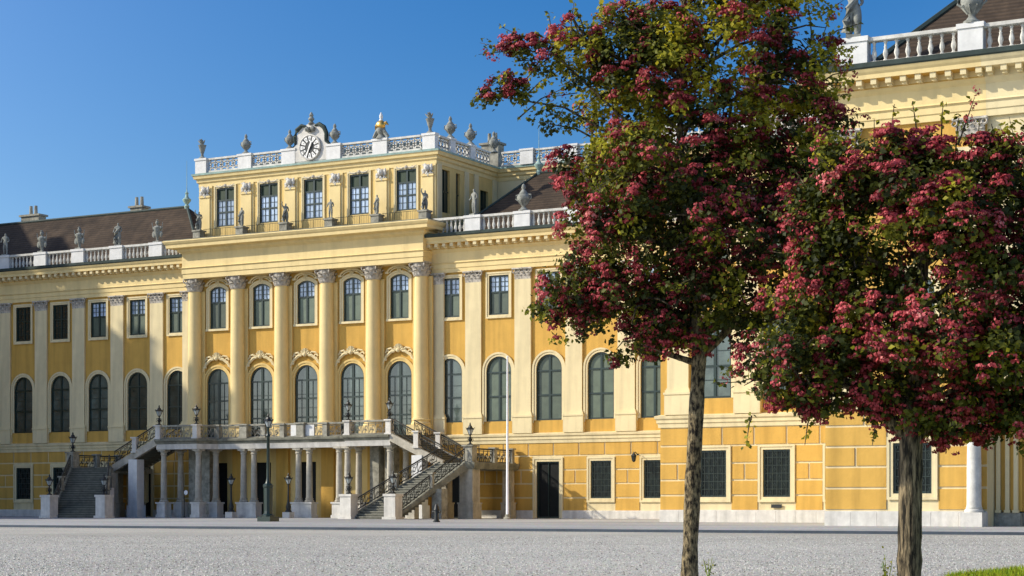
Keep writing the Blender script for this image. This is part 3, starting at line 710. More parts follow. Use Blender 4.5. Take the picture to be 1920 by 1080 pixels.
for y in sy[1:3]:
    mb = MB(); mb.cbox(sx, y, 26.38, 27.4, .5, .7); mb.cbox(sx, y, 27.4, 27.54, .6, .8); P.part('parapet_pier', mb, 'white')
bx = [ax1 + .1, -67.6, -63.9, -60.0, -56.2, -52.4]
for a, c in zip(bx, bx[1:]):
    mb = MB(); lattice_run((a + .55, YB - .3), (c - .55, YB - .3), 26.38, mb); P.part('lattice_parapet', mb, 'balwhite')
    mb = MB(); mb.cbox(c, YB - .3, 26.38, 27.4, 1.1, .5); mb.cbox(c, YB - .3, 27.4, 27.54, 1.2, .6); P.part('parapet_pier', mb, 'white')
# clock gable
cz = 27.42; cy = PY - .2
g = MB()
pts = [(-1.55, 26.45), (1.55, 26.45), (1.6, 27.5), (1.25, 27.75), (1.28, 28.3), (1.0, 28.85), (.5, 29.1), (0, 29.22), (-.5, 29.1), (-1.0, 28.85), (-1.28, 28.3), (-1.25, 27.75), (-1.6, 27.5)]
g.slab([(XC + x, z) for x, z in pts], PY - .20, PY + .42)
gab = P.part('clock_gable', g, 'plinth')
h_ = MB()
for s_ in (-1, 1):
    h_.tube([(XC + s_ * 1.62, PY - .1, 27.55), (XC + s_ * 1.36, PY - .16, 27.85), (XC + s_ * 1.42, PY - .2, 28.35), (XC + s_ * 1.22, PY - .22, 28.80), (XC + s_ * .78, PY - .22, 29.10), (XC + s_ * .40, PY - .22, 29.02)], [.12, .14, .17, .18, .15, .08], 8)
P.sub('gable_scroll', h_, 'copper', gab, True)
h_ = MB(); h_.lathe([(.2, 0), (.26, .12), (.12, .25), (.24, .45), (.12, .62), (.17, .72), (.05, .95)], (XC, PY - .1, 29.1), 10)
for s_ in (-1, 1): h_.ball((XC + s_ * .26, PY - .3, 28.78), .2, 7, 5); h_.ball((XC, PY - .34, 28.72), .2, 7, 5)
P.sub('gable_finial', h_, 'statue', gab, True)
c = MB(); c.slab([(XC + .88 * math.cos(a), cz + .88 * math.sin(a)) for a in np.linspace(0, 2 * math.pi, 33)[:-1]], cy - .10, cy)
clock = P.part('clock', c, 'iron')
c = MB(); rg = [(math.cos(a), math.sin(a)) for a in np.linspace(0, 2 * math.pi, 33)]
c.tube([(XC + .90 * x, cy - .10, cz + .90 * z) for x, z in rg], .07, 6); P.sub('clock_rim', c, 'plinth', clock, True)
c = MB()
for i in range(12):
    a0 = math.pi * 2 * (i - .36) / 12; a1 = math.pi * 2 * (i + .36) / 12; am = (a0 + a1) / 2
    q = [(r * math.sin(a), r * math.cos(a)) for r, a in ((.44, a0 + .06), (.80, a0), (.83, am), (.80, a1), (.44, a1 - .06))]
    c.slab([(XC + x, cz + z) for x, z in q[::-1]], cy - .13, cy - .095)
P.sub('numeral_plates', c, 'clockwhite', clock)
c = MB(); NUM = ['XII', 'I', 'II', 'III', 'IV', 'V', 'VI', 'VII', 'VIII', 'IX', 'X', 'XI']
def stroke(p, q, wd, th0, th1):
    d = Vector((q[0] - p[0], q[1] - p[1])); n_ = Vector((-d.y, d.x)).normalized() * wd / 2
    c.slab([(p[0] + n_.x, p[1] + n_.y), (p[0] - n_.x, p[1] - n_.y), (q[0] - n_.x, q[1] - n_.y), (q[0] + n_.x, q[1] + n_.y)], th0, th1)
for i, t_ in enumerate(NUM):
    a = 2 * math.pi * i / 12; er = Vector((math.sin(a), math.cos(a))); et = Vector((math.cos(a), -math.sin(a)))
    wds = [{'I': .045, 'V': .09, 'X': .09}[ch] for ch in t_]; x = -sum(wds) / 2
    def pt(u, v): w_ = er * v + et * u; return (XC + w_.x, cz + w_.y)
    for ch, wd in zip(t_, wds):
        if ch == 'I': stroke(pt(x + wd / 2, .54), pt(x + wd / 2, .72), .018, cy - .136, cy - .131)
        elif ch == 'V': stroke(pt(x + wd / 2, .54), pt(x + .01, .72), .016, cy - .136, cy - .131); stroke(pt(x + wd / 2, .54), pt(x + wd - .01, .72), .016, cy - .137, cy - .132)
        else: stroke(pt(x + .01, .54), pt(x + wd - .01, .72), .016, cy - .136, cy - .131); stroke(pt(x + wd - .01, .54), pt(x + .01, .72), .016, cy - .137, cy - .132)
        x += wd
P.sub('numerals', c, 'iron', clock)
c = MB(); stroke((XC + .03, cz + .10), (XC - .30, cz - .66), .10, cy - .17, cy - .14); P.sub('minute_hand', c, 'clockwhite', clock)
c = MB(); stroke((XC - .03, cz - .08), (XC + .19, cz + .42), .13, cy - .20, cy - .175); P.sub('hour_hand', c, 'clockwhite', clock)
# iron balcony rail and statue pedestals on the big cornice
SY = YA - .72
for x in CX:
    mb = MB(); mb.cbox(x, SY, 20.99, 21.1, .86); mb.cbox(x, SY, 21.1, 21.82, .66); mb.cbox(x, SY, 21.82, 21.94, .80); P.part('statue_pedestal', mb, 'stone')
for a, c_ in zip(CX, CX[1:]):
    mb = MB(); mb.tube([(a + .35, SY + .1, 22.0), (c_ - .35, SY + .1, 22.0)], .018, 4); mb.tube([(a + .35, SY + .1, 21.25), (c_ - .35, SY + .1, 21.25)], .016, 4)
    for i in range(1, 22): x = a + .35 + (c_ - a - .7) * i / 22; mb.tube([(x, SY + .1, 21.02), (x, SY + .1, 22.0)], .010 if i % 7 else .028, 4)
    P.part('balcony_railing', mb, 'darkiron')

# ================================================================== right projecting wing (nearer)
Q = Building('palace_wing', (-30, 88, 0), 'nearer yellow palace wing behind the trees, with banded ground floor and grated windows', 'palace wing')
def q_block(x0, x1, Y, gw, gwin, uw, zs, ent=17.85, plz=.62, top=20.6, bw=1.0):
    ops = []; gaps = []; hw, hh, zb = gwin
    for x in gw: ops.append((x, zb, 'rect', hw, hh)); gaps.append((x - hw - .26, x + hw + .26, zb - .24, zb + hh + .26))
    mb = MB(); wall(mb, x0, x1, 0, 5.2, Y, ops); mb.add([(x1, Y, 0), (x1, Y + 14, 0), (x1, Y + 14, 5.2), (x1, Y, 5.2), (x0, Y, 0), (x0, Y + 22, 0), (x0, Y + 22, 5.2), (x0, Y, 5.2)], [(0, 1, 2, 3), (7, 6, 5, 4)])
    Q.part('ground_floor_wall', mb, 'cream')
    r = MB(); rust(r, x0 - .05, x1 + .05, Y, gaps, zs, bw=bw); Q.part('rustication', r, 'amber')
    pl = MB(); n = max(2, round((x1 - x0) / 1.15))
    for i in range(n):
        a = x0 + (x1 - x0) * i / n; b_ = x0 + (x1 - x0) * (i + 1) / n; pl.box(a + .006, b_ - .006, Y - .16, Y, 0, plz)
    pl.box(x0, x1, Y - .13, Y, plz, plz + .05)
    Q.part('plinth', pl, 'plinth')
    ops = [(x, 6.77, 'arch', 1.0, 4.54) for x in uw] + [(x, 14.22, 'rect', .79, 2.76) for x in uw]
    mb = MB(); wall(mb, x0, x1, 5.2, ent + .1, Y, ops); mb.add([(x1, Y, 5.2), (x1, Y + 14, 5.2), (x1, Y + 14, ent + .1), (x1, Y, ent + .1), (x0, Y, 5.2), (x0, Y + 22, 5.2), (x0, Y + 22, ent + .1), (x0, Y, ent + .1)], [(0, 1, 2, 3), (7, 6, 5, 4)])
    Q.part('upper_wall', mb, 'amber')
    for x in uw: Q.put(W_ARCH, x, Y, 6.77); Q.put(W_UP, x, Y, 14.22)
    path = [(x0, Y + 13), (x0, Y), (x1, Y)]
    dz = ent - 17.38
    for nm, pr, m in (('string_course', STR, 'cream'), ('entablature', [(o, z + dz) for o, z in ENT], 'creamy'), ('cornice', [(o, z + dz) for o, z in CORN], 'creamy'), ('gutter', [(o, z + dz) for o, z in GUT], 'copper')):
        mb = MB(); mb.sweep(pr, path); Q.part(nm, mb, m)
    n = int((x1 - x0) / .62)
    for i in range(n): Q.put(MOD, x0 + .2 + (x1 - x0) * (i + .5) / n, Y, dz)
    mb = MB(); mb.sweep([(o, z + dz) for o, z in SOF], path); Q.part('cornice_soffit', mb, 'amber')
q_block(-43.7, -28.9, 95.6, [-40.55, -36.87, -33.2], (.78, 2.55, 1.37), [-40.47, -36.6, -32.7], [.62, 1.47, 2.30, 3.22, 4.18, 5.2])
for x in (-40.55, -36.87, -33.2): Q.put(W_GND, x, 95.6, 1.37)
q_block(-29.27, -21.9, 82.0, [-25.23], (.88, 2.25, 1.45), [-25.2], [.70, 1.70, 2.66, 3.57, 4.50, 5.2], bw=1.9)
Q.put(W_GND2, -25.23, 82.0, 1.45)
mb = MB(); mb.box(-37.15, -36.55, 95.5, 95.53, .78, .97); Q.part('air_vent', mb, 'iron')
# recess with portal right of the second front
mb = MB(); wall(mb, -21.9, -8, 0, 5.2, 84.6, [(-19.4, 1.45, 'rect', .88, 2.25)]); Q.part('ground_floor_wall', mb, 'amber'); Q.put(W_GND2, -19.4, 84.6, 1.45)
mb = MB(); mb.box(-21.9, -8, 84.6, 96, 5.2, 17.9); Q.part('upper_wall', mb, 'amber')
mb = MB(); mb.box(-21.88, -8, 84.44, 84.6, 0, .62); Q.part('plinth', mb, 'plinth')
for nm, pr, m in (('string_course', STR, 'cream'), ('entablature', [(o, z + .47) for o, z in ENT], 'cream'), ('cornice', [(o, z + .47) for o, z in CORN], 'cream'), ('gutter', [(o, z + .47) for o, z in GUT], 'copper')):
    mb = MB(); mb.sweep(pr, [(-21.9, 82.0), (-8, 82.0)]); Q.part(nm, mb, m)
for i in range(22): Q.put(MOD, -21.9 + 13.9 * (i + .5) / 22, 82.0, .47)
mb = MB(); mb.box(-21.9, -8, 82.02, 84.6, 5.5, 20.3); Q.part('portal_soffit', mb, 'cream')
col = MB(); col.lathe([(.33, .82), (.315, 1.0), (.31, 2.6), (.27, 4.7)], n=24); col.lathe([(.40, .62), (.42, .68), (.40, .74), (.34, .78), (.37, .83)], n=24)
PC = col.build('portal_column', 'balwhite', smooth=True); PROTO.append(PC)
pb = MB(); pb.cbox(0, 0, 0, .62, .95); pb.build('column_pedestal', 'plinth', PC)
cp = MB(); cp.lathe([(.28, 4.68), (.36, 4.8), (.30, 4.86), (.40, 5.0)], n=20); cp.cbox(0, 0, 5.0, 5.2, .86); cp.build('capital', 'white', PC)
Q.put(PC, -22.35, 81.55, 0)
mb = MB(); mb.box(-21.9, -20.72, 83.3, 84.6, .66, 5.2); Q.part('portal_wall', mb, 'amber')
for x in (-21.72, -21.32, -20.95):
    mb = MB(); mb.box(x - .09, x + .09, 83.12, 83.3, .72, 5.2); mb.box(x - .13, x + .13, 83.05, 83.3, .6, .72); Q.part('portal_pilaster', mb, 'cream')
mb = MB(); mb.box(-21.88, -20.74, 83.1, 84.44, 0, .6); Q.part('plinth', mb, 'stone')
mb = MB(); mb.box(-20.7, -20.33, 83.9, 84.6, .6, 5.2); mb.box(-20.75, -20.28, 83.85, 84.6, 0, .6); Q.part('portal_jamb', mb, 'stone')
# pilasters on the wing fronts
for x in (-42.6, -38.5, -34.6): Q.put(PIL, x, 95.6, 0)
PIL2 = copy_tree(PIL); PROTO.append(PIL2)
for ch in PIL2.children: ch.location.z = 17.05
for x in (-28.3, -22.6): Q.put(PIL2, x, 82.0, 0)
# balustrade on top
def q_bal(xs, widths, Y, z, runs):
    for x, wd in zip(xs, widths):
        mb = MB(); mb.box(x - wd, x + wd, Y - .27, Y + .27, z, z + 1.16); mb.box(x - wd - .06, x + wd + .06, Y - .33, Y + .33, z + 1.16, z + 1.38); Q.part('balustrade_pier', mb, 'white')
    for a, b_, n in runs:
        mb = MB(); balustrade_run(a, b_, Y, z + .06, n, mb); Q.part('balustrade', mb, 'balwhite', True)
q_bal([-27.95, -22.57, -17.2], [.72, .55, .55], 82.0, 20.58, [(-27.23, -23.12, 8), (-22.02, -17.75, 9)])
q_bal([-43.0, -38.5, -34.6, -30.6], [.6, .6, .6, .6], 95.6, 20.58, [(-42.4, -39.1, 8), (-37.9, -35.2, 7), (-34.0, -31.2, 7)])
# side balustrade of second front (left edge, seen against the sky)
mb = MB(); mb.box(-28.67, -28.2, 82.3, 95, 20.6, 21.96); Q.part('side_parapet', mb, 'white')
mb = MB(); z0 = 20.6; sl_ = 1.035; H_ = 12.0; x0, y0 = -28.0, 83.0
mb.add([(x0, y0, z0), (30, y0, z0), (30, y0 + 2 * H_, z0), (x0, y0 + 2 * H_, z0), (x0 + H_, y0 + H_, z0 + sl_ * H_), (30, y0 + H_, z0 + sl_ * H_)], [(0, 1, 5, 4), (3, 0, 4), (2, 3, 4, 5)])
rq = Q.part('roof', mb, 'roof'); r = MB(); r.tube([(x0, y0, z0), (x0 + H_, y0 + H_, z0 + sl_ * H_)], .16, 6); Q.sub('ridge_cap', r, 'copper', rq)
mb = MB(); mb.add([(-43, 96.6, 20.6), (-28.3, 96.6, 20.6), (-28.3, 114, 20.6), (-43, 114, 20.6), (-35.5, 103, 26.5), (-34.5, 103, 26.5)], [(0, 1, 5, 4), (1, 2, 5), (2, 3, 4, 5), (3, 0, 4)]); Q.part('roof', mb, 'roof')

# ---- unseen left wing, its roof raised to lay the shadow over the left bays
V = Building('palace_wing', (-132, 95, 0), 'unseen yellow palace wing beyond the left edge, roof raised to cast its shadow', 'palace wing')
mb = MB(); mb.box(-146, -119.2, 76, 118, 0, 19.3); V.part('wall', mb, 'amber')
mb = MB(); mb.sweep(CORN, [(-119.2, 76), (-119.2, 114.0)]); V.part('cornice', mb, 'cream')
mb = MB(); mb.box(-119.5, -119.2, 76, 113.7, 19.9, 21.3); V.part('balustrade', mb, 'white')
mb = MB(); mb.add([(-146, 76, 19.3), (-119.3, 76, 19.3), (-119.3, 117, 19.3), (-146, 117, 19.3), (-132.6, 79, 36.4), (-132.6, 113, 36.4)], [(0, 1, 4), (1, 2, 5, 4), (2, 3, 5), (3, 0, 4, 5)]); vr = V.part('roof', mb, 'roof')  # ridge raised to set where the shadow edge falls
for y, h, w_ in ((81, 1.6, 1.6), (88, 2.2, 2.4), (93.5, 1.2, 1.2), (97, 2.0, 1.8), (104, 1.8, 2.6)):  # chimneys added to make the shadow edge uneven
    mb = MB(); mb.cbox(-132.6, y, 35.4, 36.4 + h, 1.2, w_); mb.cbox(-132.6, y, 36.4 + h, 36.6 + h, 1.5, w_ + .3); V.sub('chimney', mb, 'plinth', vr)

# ================================================================== double staircase with terrace
SX = -81.3
T = Building('double_staircase', (SX, 110, 0), 'grey stone double staircase with columned terrace and iron scroll railings before the clock front', 'staircase')
TP = [(-91.7, 113.9), (-91.7, 110.4), (-87.9, 110.4), (-87.1, 111.9), (-75.5, 111.9), (-74.7, 110.4), (-71.0, 110.4), (-71.0, 113.9)]
poly = [(x, y) for x, y in TP]; poly = [(-91.7, 114.68)] + poly[1:-1] + [(-71.0, 114.68)]
mb = MB(); mb.prism(poly, 5.45, 5.82); T.part('terrace_slab', mb, 'stone')
mb = MB(); mb.sweep([(-.1, 5.44), (.10, 5.46), (.14, 5.60), (.26, 5.66), (.28, 5.80), (-.1, 5.9)], TP[1:-1]); T.part('terrace_edge', mb, 'balcony')
mb = MB(); mb.sweep([(-.55, 5.06), (-.02, 5.06), (.03, 5.28), (.08, 5.44), (-.55, 5.44)], TP[1:-1]); T.part('terrace_beam', mb, 'plinth')
def rail(mb, p0, p1, h=0.95, post=False, scroll=0.16, rr=.028):
    a = Vector(p0); b_ = Vector(p1); d = b_ - a; Ln = math.hypot(d.x, d.y); n = max(1, round(Ln / .62)); up = Vector((0, 0, 1))
    mb.tube([a + up * h, b_ + up * h], .055, 5); mb.tube([a + up * .10, b_ + up * .10], .032, 4); mb.tube([a + up * (h - .13), b_ + up * (h - .13)], .024, 4)
    for i in range(n + 1): q = a + d * (i / n); mb.tube([q, q + up * h], .024, 4)
    for i in range(n):
        c = a + d * ((i + .5) / n) + up * (h * .45); e = d / n
        for ph, sg_ in ((0, 1), (math.pi, -1)):
            pts = []
            for t in np.linspace(0, 5.2, 9):
                r_ = .04 + .032 * t; pts.append(c + e * (.28 * sg_ * .55 + r_ * math.cos(t * sg_ + ph) * 1.15) + up * (sg_ * .12 + r_ * math.sin(t * sg_ + ph) * 1.2))
            mb.tube(pts, rr, 4)
        mb.tube([a + d * (i / n) + up * .1, c - e * .2 + up * .1, c + e * .2 - up * .08, a + d * ((i + 1) / n) + up * (h - .13)], rr * .9, 4)
def pier(x, y, z0, z1, wd=.55, m='plinth', nm='railing_pier'):
    mb = MB(); mb.cbox(x, y, z0, z0 + .12, wd + .1); mb.cbox(x, y, z0 + .12, z1 - .1, wd * .92); mb.cbox(x, y, z1 - .1, z1, wd + .14); return T.part(nm, mb, m)
inset = [(-91.55, 110.55), (-88.05, 110.55), (-87.2, 112.05), (-84.7, 112.05), (-79.6, 112.05), (-75.45, 112.05), (-74.6, 110.55), (-71.15, 110.55)]
zt = 5.82
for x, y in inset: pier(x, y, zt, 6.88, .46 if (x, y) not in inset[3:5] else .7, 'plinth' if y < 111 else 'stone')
for i, (a, b_) in enumerate(zip(inset, inset[1:])):
    if i in (2, 3, 4):
        # alternate solid dies and scroll panels along the set-back middle
        L_ = b_[0] - a[0]; nseg = max(1, round(L_ / 1.7))
        for k in range(nseg):
            xa = a[0] + L_ * k / nseg; xb = a[0] + L_ * (k + 1) / nseg
            mb = MB(); rail(mb, (xa + .25, a[1], zt), (xb - .25, a[1], zt)); T.part('scroll_railing', mb, 'greyiron')
            if k: pier(xa, a[1], zt, 6.85, .42, 'stone')
    else:
        mb = MB(); rail(mb, (*a, zt), (*b_, zt)); T.part('scroll_railing', mb, 'greyiron')
    mb = MB(); d = Vector((b_[0] - a[0], b_[1] - a[1], 0)).normalized(); nn = Vector((d.y, -d.x, 0)) * .13
    mb.prism([(a[0] + nn.x, a[1] + nn.y), (b_[0] + nn.x, b_[1] + nn.y), (b_[0] - nn.x, b_[1] - nn.y), (a[0] - nn.x, a[1] - nn.y)], 6.74, 6.86); T.part('handrail', mb, 'stone')
mb = MB(); mb.box(-80.55, -79.98, 111.95, 112.1, zt + .1, 6.72); T.part('solid_railing_panel', mb, 'white'); mb = MB(); mb.box(-79.25, -78.5, 111.95, 112.1, zt + .1, 6.72); T.part('solid_railing_panel', mb, 'white')
tc = MB(); tc.lathe([(.25, 1.42), (.235, 1.6), (.23, 3.0), (.195, 4.62)], n=18)
TC = tc.build('terrace_column', 'colstone', smooth=True); PROTO.append(TC)
b_ = MB(); b_.lathe([(.33, 1.14), (.35, 1.22), (.27, 1.32), (.30, 1.40), (.25, 1.44)], n=16); b_.build('column_base', 'colstone', TC)
b_ = MB(); b_.lathe([(.20, 4.6), (.26, 4.7), (.21, 4.76), (.31, 4.93)], n=14); b_.cbox(0, 0, 4.93, 5.06, .66); b_.build('capital', 'colstone', TC)
tcs = [(-91.35, 110.85), (-91.1, 112.5), (-88.1, 110.85), (-87.6, 112.3), (-85.05, 112.3), (-84.1, 112.3), (-80.1, 112.3), (-79.15, 112.3), (-75.55, 110.85), (-74.85, 110.85), (-75.0, 112.5), (-71.3, 110.85), (-71.1, 112.6)]
for x, y in tcs: T.put(TC, x, y, 0)
def ped(poly_):
    mb = MB(); x0, x1, y0, y1 = poly_
    mb.box(x0 - .06, x1 + .06, y0 - .06, y1 + .06, 0, .22); mb.box(x0, x1, y0, y1, .22, 1.02); mb.box(x0 - .07, x1 + .07, y0 - .07, y1 + .07, 1.02, 1.14); T.part('pedestal', mb, 'plinth')
for x, y in tcs[:4] + tcs[10:]: ped((x - .38, x + .38, y - .38, y + .38))
ped((-85.45, -83.7, 111.95, 112.68)); ped((-80.5, -78.75, 111.95, 112.68)); ped((-75.95, -74.47, 110.5, 111.2))
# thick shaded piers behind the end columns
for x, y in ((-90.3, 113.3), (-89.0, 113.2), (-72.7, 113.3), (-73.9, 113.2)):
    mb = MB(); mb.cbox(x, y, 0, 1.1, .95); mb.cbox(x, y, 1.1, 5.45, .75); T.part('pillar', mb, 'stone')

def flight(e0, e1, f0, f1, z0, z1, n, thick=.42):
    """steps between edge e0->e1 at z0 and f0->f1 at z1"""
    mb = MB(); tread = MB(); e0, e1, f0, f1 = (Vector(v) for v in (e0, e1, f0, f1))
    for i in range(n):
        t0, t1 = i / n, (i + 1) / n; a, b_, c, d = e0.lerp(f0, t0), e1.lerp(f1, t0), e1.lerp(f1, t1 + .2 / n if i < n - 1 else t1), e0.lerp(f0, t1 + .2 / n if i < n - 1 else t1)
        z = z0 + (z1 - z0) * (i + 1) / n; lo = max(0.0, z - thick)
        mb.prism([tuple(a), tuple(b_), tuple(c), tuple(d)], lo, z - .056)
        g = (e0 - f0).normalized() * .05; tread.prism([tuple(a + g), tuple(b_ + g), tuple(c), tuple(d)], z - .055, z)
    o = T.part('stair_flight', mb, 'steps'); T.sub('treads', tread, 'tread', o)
def stringer(p, q, z0, z1, wd=.34, up=.22, dn=.50):
    a = Vector((*p, z0)); b_ = Vector((*q, z1)); d = Vector((b_.x - a.x, b_.y - a.y, 0)).normalized(); n_ = Vector((d.y, -d.x, 0)) * wd / 2
    vs = []
    for pt_ in (a, b_):
        for s_ in (1, -1):
            for dz in (-dn, up): v = pt_ + n_ * s_ + Vector((0, 0, dz)); vs.append((v.x, v.y, max(0.0, v.z)))
    mb = MB(); mb.add(vs, [(0, 1, 3, 2), (4, 6, 7, 5), (0, 4, 5, 1), (2, 3, 7, 6), (1, 5, 7, 3), (0, 2, 6, 4)]); return mb
ZL = 3.75
for s_ in (-1, 1):
    mx = lambda x: SX + s_ * x
    ypts = lambda L_: [(mx(x), y) for x, y in (L_ if s_ > 0 else L_[::-1])]
    # upper flight
    flight((mx(14.6), 110.5), (mx(14.6), 113.3), (mx(10.3), 110.5), (mx(10.3), 113.3), ZL, 5.82, 13)
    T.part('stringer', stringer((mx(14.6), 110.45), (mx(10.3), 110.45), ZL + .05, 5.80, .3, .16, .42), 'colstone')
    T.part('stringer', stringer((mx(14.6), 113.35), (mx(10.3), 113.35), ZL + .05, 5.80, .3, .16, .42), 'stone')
    for yy in (110.45, 113.35):
        for t0, t1 in ((0.03, .46), (.54, .97)):
            pa = (mx(14.6 - 4.3 * t0), yy, ZL + .27 + 2.07 * t0); pb_ = (mx(14.6 - 4.3 * t1), yy, ZL + .27 + 2.07 * t1)
            mb = MB(); rail(mb, pa, pb_, .88); T.part('stair_railing', mb, 'darkiron')
        pier(mx(12.45), yy, ZL + 1.1, ZL + 2.28, .40, 'plinth')
    # landing
    L_ = ypts([(14.5, 114.9), (14.5, 109.95), (17.35, 108.8), (17.85, 108.85), (17.85, 114.9)])
    mb = MB(); mb.prism(L_, ZL - .40, ZL); T.part('landing', mb, 'stone')
    mb = MB(); edge = ypts([(17.35, 108.8), (17.85, 108.85), (17.85, 114.9)])
    mb.sweep([(-.05, ZL - .42), (.10, ZL - .40), (.22, ZL - .1), (.22, ZL + .04), (-.05, ZL + .06)], edge); T.part('landing_edge', mb, 'balcony')
    pier(mx(17.45), 109.15, ZL, ZL + 1.2, .72, 'stone'); pier(mx(17.62), 112.0, ZL, ZL + 1.1, .40, 'stone'); pier(mx(17.62), 114.5, ZL, ZL + 1.1, .36, 'stone')
    mb = MB(); rail(mb, (mx(17.62), 109.5, ZL), (mx(17.62), 111.8, ZL)); rail(mb, (mx(17.62), 112.2, ZL), (mx(17.62), 114.3, ZL)); T.part('landing_railing', mb, 'darkiron')
    for x, y, wd in ((17.3, 109.35, 1.0), (14.75, 110.4, .7), (14.75, 113.4, .7), (17.5, 114.3, .6)):
        mb = MB(); mb.cbox(mx(x), y, 0, 1.0, wd + .16); mb.cbox(mx(x), y, 1.0, 1.1, wd + .24); mb.cbox(mx(x), y, 1.1, ZL - .4, wd); T.part('pillar', mb, 'colstone')
    # support pillar of the upper flight
    mb = MB(); mb.cbox(mx(12.55), 110.65, 0, .9, 1.0); mb.cbox(mx(12.55), 110.65, .9, 4.35, .82); T.part('pillar', mb, 'white')
    # lower flight
    eo, ei, fo, fi = (mx(14.8), 103.9), (mx(10.6), 105.0), (mx(17.35), 108.85), (mx(14.55), 109.95)
    flight(eo, ei, fo, fi, 0, ZL, 22)
    T.part('stringer', stringer(eo, fo, .05, ZL - .02, .32, .16, .42), 'balcony'); T.part('stringer', stringer(ei, fi, .05, ZL - .02, .32, .16, .42), 'balcony')
    for a, c in ((eo, fo), (ei, fi)):
        A = Vector((*a, .25)); C_ = Vector((*c, ZL + .2))
        for t0, t1 in ((.06, .48), (.54, .97)):
            mb = MB(); rail(mb, A.lerp(C_, t0), A.lerp(C_, t1), .85); T.part('stair_railing', mb, 'darkiron')
        q = A.lerp(C_, .51); pier(q.x, q.y, q.z - .1, q.z + .94, .28, 'stone')
    q = Vector(eo).lerp(Vector(fo), .62); mb = MB(); mb.cbox(q.x, q.y, 0, 2.0, .75); T.part('pillar', mb, 'stone')
    q = Vector(ei).lerp(Vector(fi), .70); mb = MB(); mb.cbox(q.x, q.y, 0, 2.2, .6); T.part('pillar', mb, 'plinth')
    for (x, y) in (eo, ei):
        mb = MB(); mb.cbox(x, y - .15, 0, .16, 1.06); mb.cbox(x, y - .15, .16, 1.5, .86); mb.cbox(x, y - .15, 1.5, 1.66, .98); T.part('newel_pedestal', mb, 'plinth')

# ================================================================== lanterns
def lantern_head(root, z, s=1.0):
    g = MB(); g.lathe([(.10 * s, 0), (.25 * s, .34 * s)], (0, 0, z), 6); gl = g.build('lantern_glass', 'lamp', root)
    c = MB(); c.lathe([(.30 * s, .33 * s), (.31 * s, .37 * s), (.17 * s, .47 * s), (.12 * s, .58 * s), (.05 * s, .62 * s), (.07 * s, .68 * s), (.02 * s, .80 * s)], (0, 0, z), 6)
    for i in range(6):
        a = 2 * math.pi * i / 6; c.tube([(.10 * s * math.cos(a), .10 * s * math.sin(a), z), (.255 * s * math.cos(a), .255 * s * math.sin(a), z + .34 * s)], .014 * s, 4)
    for i in range(6):
        a = 2 * math.pi * i / 6; c.tube([(.28 * s * math.cos(a), .28 * s * math.sin(a), z + .36 * s), (.33 * s * math.cos(a), .33 * s * math.sin(a), z + .47 * s)], .02 * s, 4)
    c.build('lantern_cap', 'iron', root)
def lantern(name, label):
    r = empty(name, (0, 0, 0), label, 'lantern', 'lanterns on the staircase')
    s = MB(); s.lathe([(.20, 0), (.20, .05), (.09, .10), (.06, .2), (.13, .30), (.15, .38), (.06, .50), (.045, .62), (.11, .68), (.10, .72)], n=10)
    for i in range(3):
        a = 2 * math.pi * i / 3; s.tube([(.05 * math.cos(a), .05 * math.sin(a), .52), (.2 * math.cos(a), .2 * math.sin(a), .48), (.24 * math.cos(a), .24 * math.sin(a), .30), (.14 * math.cos(a), .14 * math.sin(a), .2)], .022, 4)
    s.build('stem', 'iron', r, smooth=True); lantern_head(r, .70); return r
lan = [
 ((-91.55, 110.55, 6.88), 'black lantern on the left end post of the terrace, above the left upper flight'),
 ((-88.05, 110.55, 6.88), 'black lantern on the inner post of the terrace\'s left bay'),
 ((-74.6, 110.55, 6.88), 'black lantern on the inner post of the terrace\'s right bay, before a dark door'),
 ((-71.15, 110.55, 6.88), 'black lantern on the outer post of the terrace\'s right bay'),
 ((SX + 17.45, 109.15, ZL + 1.2), 'black lantern on the landing post of the right stair near the flagpole'),
 ((SX - 17.45, 109.15, ZL + 1.2), 'black lantern on the shaded landing post of the left stair'),
 ((SX - 14.8, 103.75, 1.66), 'black lantern on the outer foot pedestal of the shaded left stair'),
 ((SX - 10.6, 104.85, 1.66), 'black lantern on the inner foot pedestal of the shaded left stair'),
 ((SX + 10.6, 104.85, 1.66), 'black lantern on the inner foot pedestal of the sunlit right stair'),
 ((SX + 14.8, 103.75, 1.66), 'black lantern on the outer foot pedestal of the sunlit right stair')]
l0 = lantern('lantern', lan[0][1]); l0.location = lan[0][0]
for p_, lb in lan[1:]:
    c = copy_tree(l0); c.location = p_; c['label'] = lb
# low lamp posts standing under the terrace
def low_post(label):
    r = empty('lamp_post', (0, 0, 0), label, 'lamp post', 'low lamp posts before the terrace')
    s = MB(); s.cbox(0, 0, 0, .42, .62); s.build('plinth', 'plinth', r)
    s = MB(); s.lathe([(.24, .42), (.24, .5), (.15, .6), (.19, .8), (.10, 1.1), (.07, 1.3), (.06, 2.35), (.12, 2.42), (.09, 2.46)], n=12); s.build('post', 'iron', r, smooth=True)
    lantern_head(r, 2.44, 1.0); return r
p0 = low_post('low black lamp post on a pale block left of the first paired columns'); p0.location = (-85.2, 111.0, 0)
p1 = copy_tree(p0); p1.location = (-80.0, 110.9, 0); p1['label'] = 'low black lamp post on a pale block at the second paired columns'
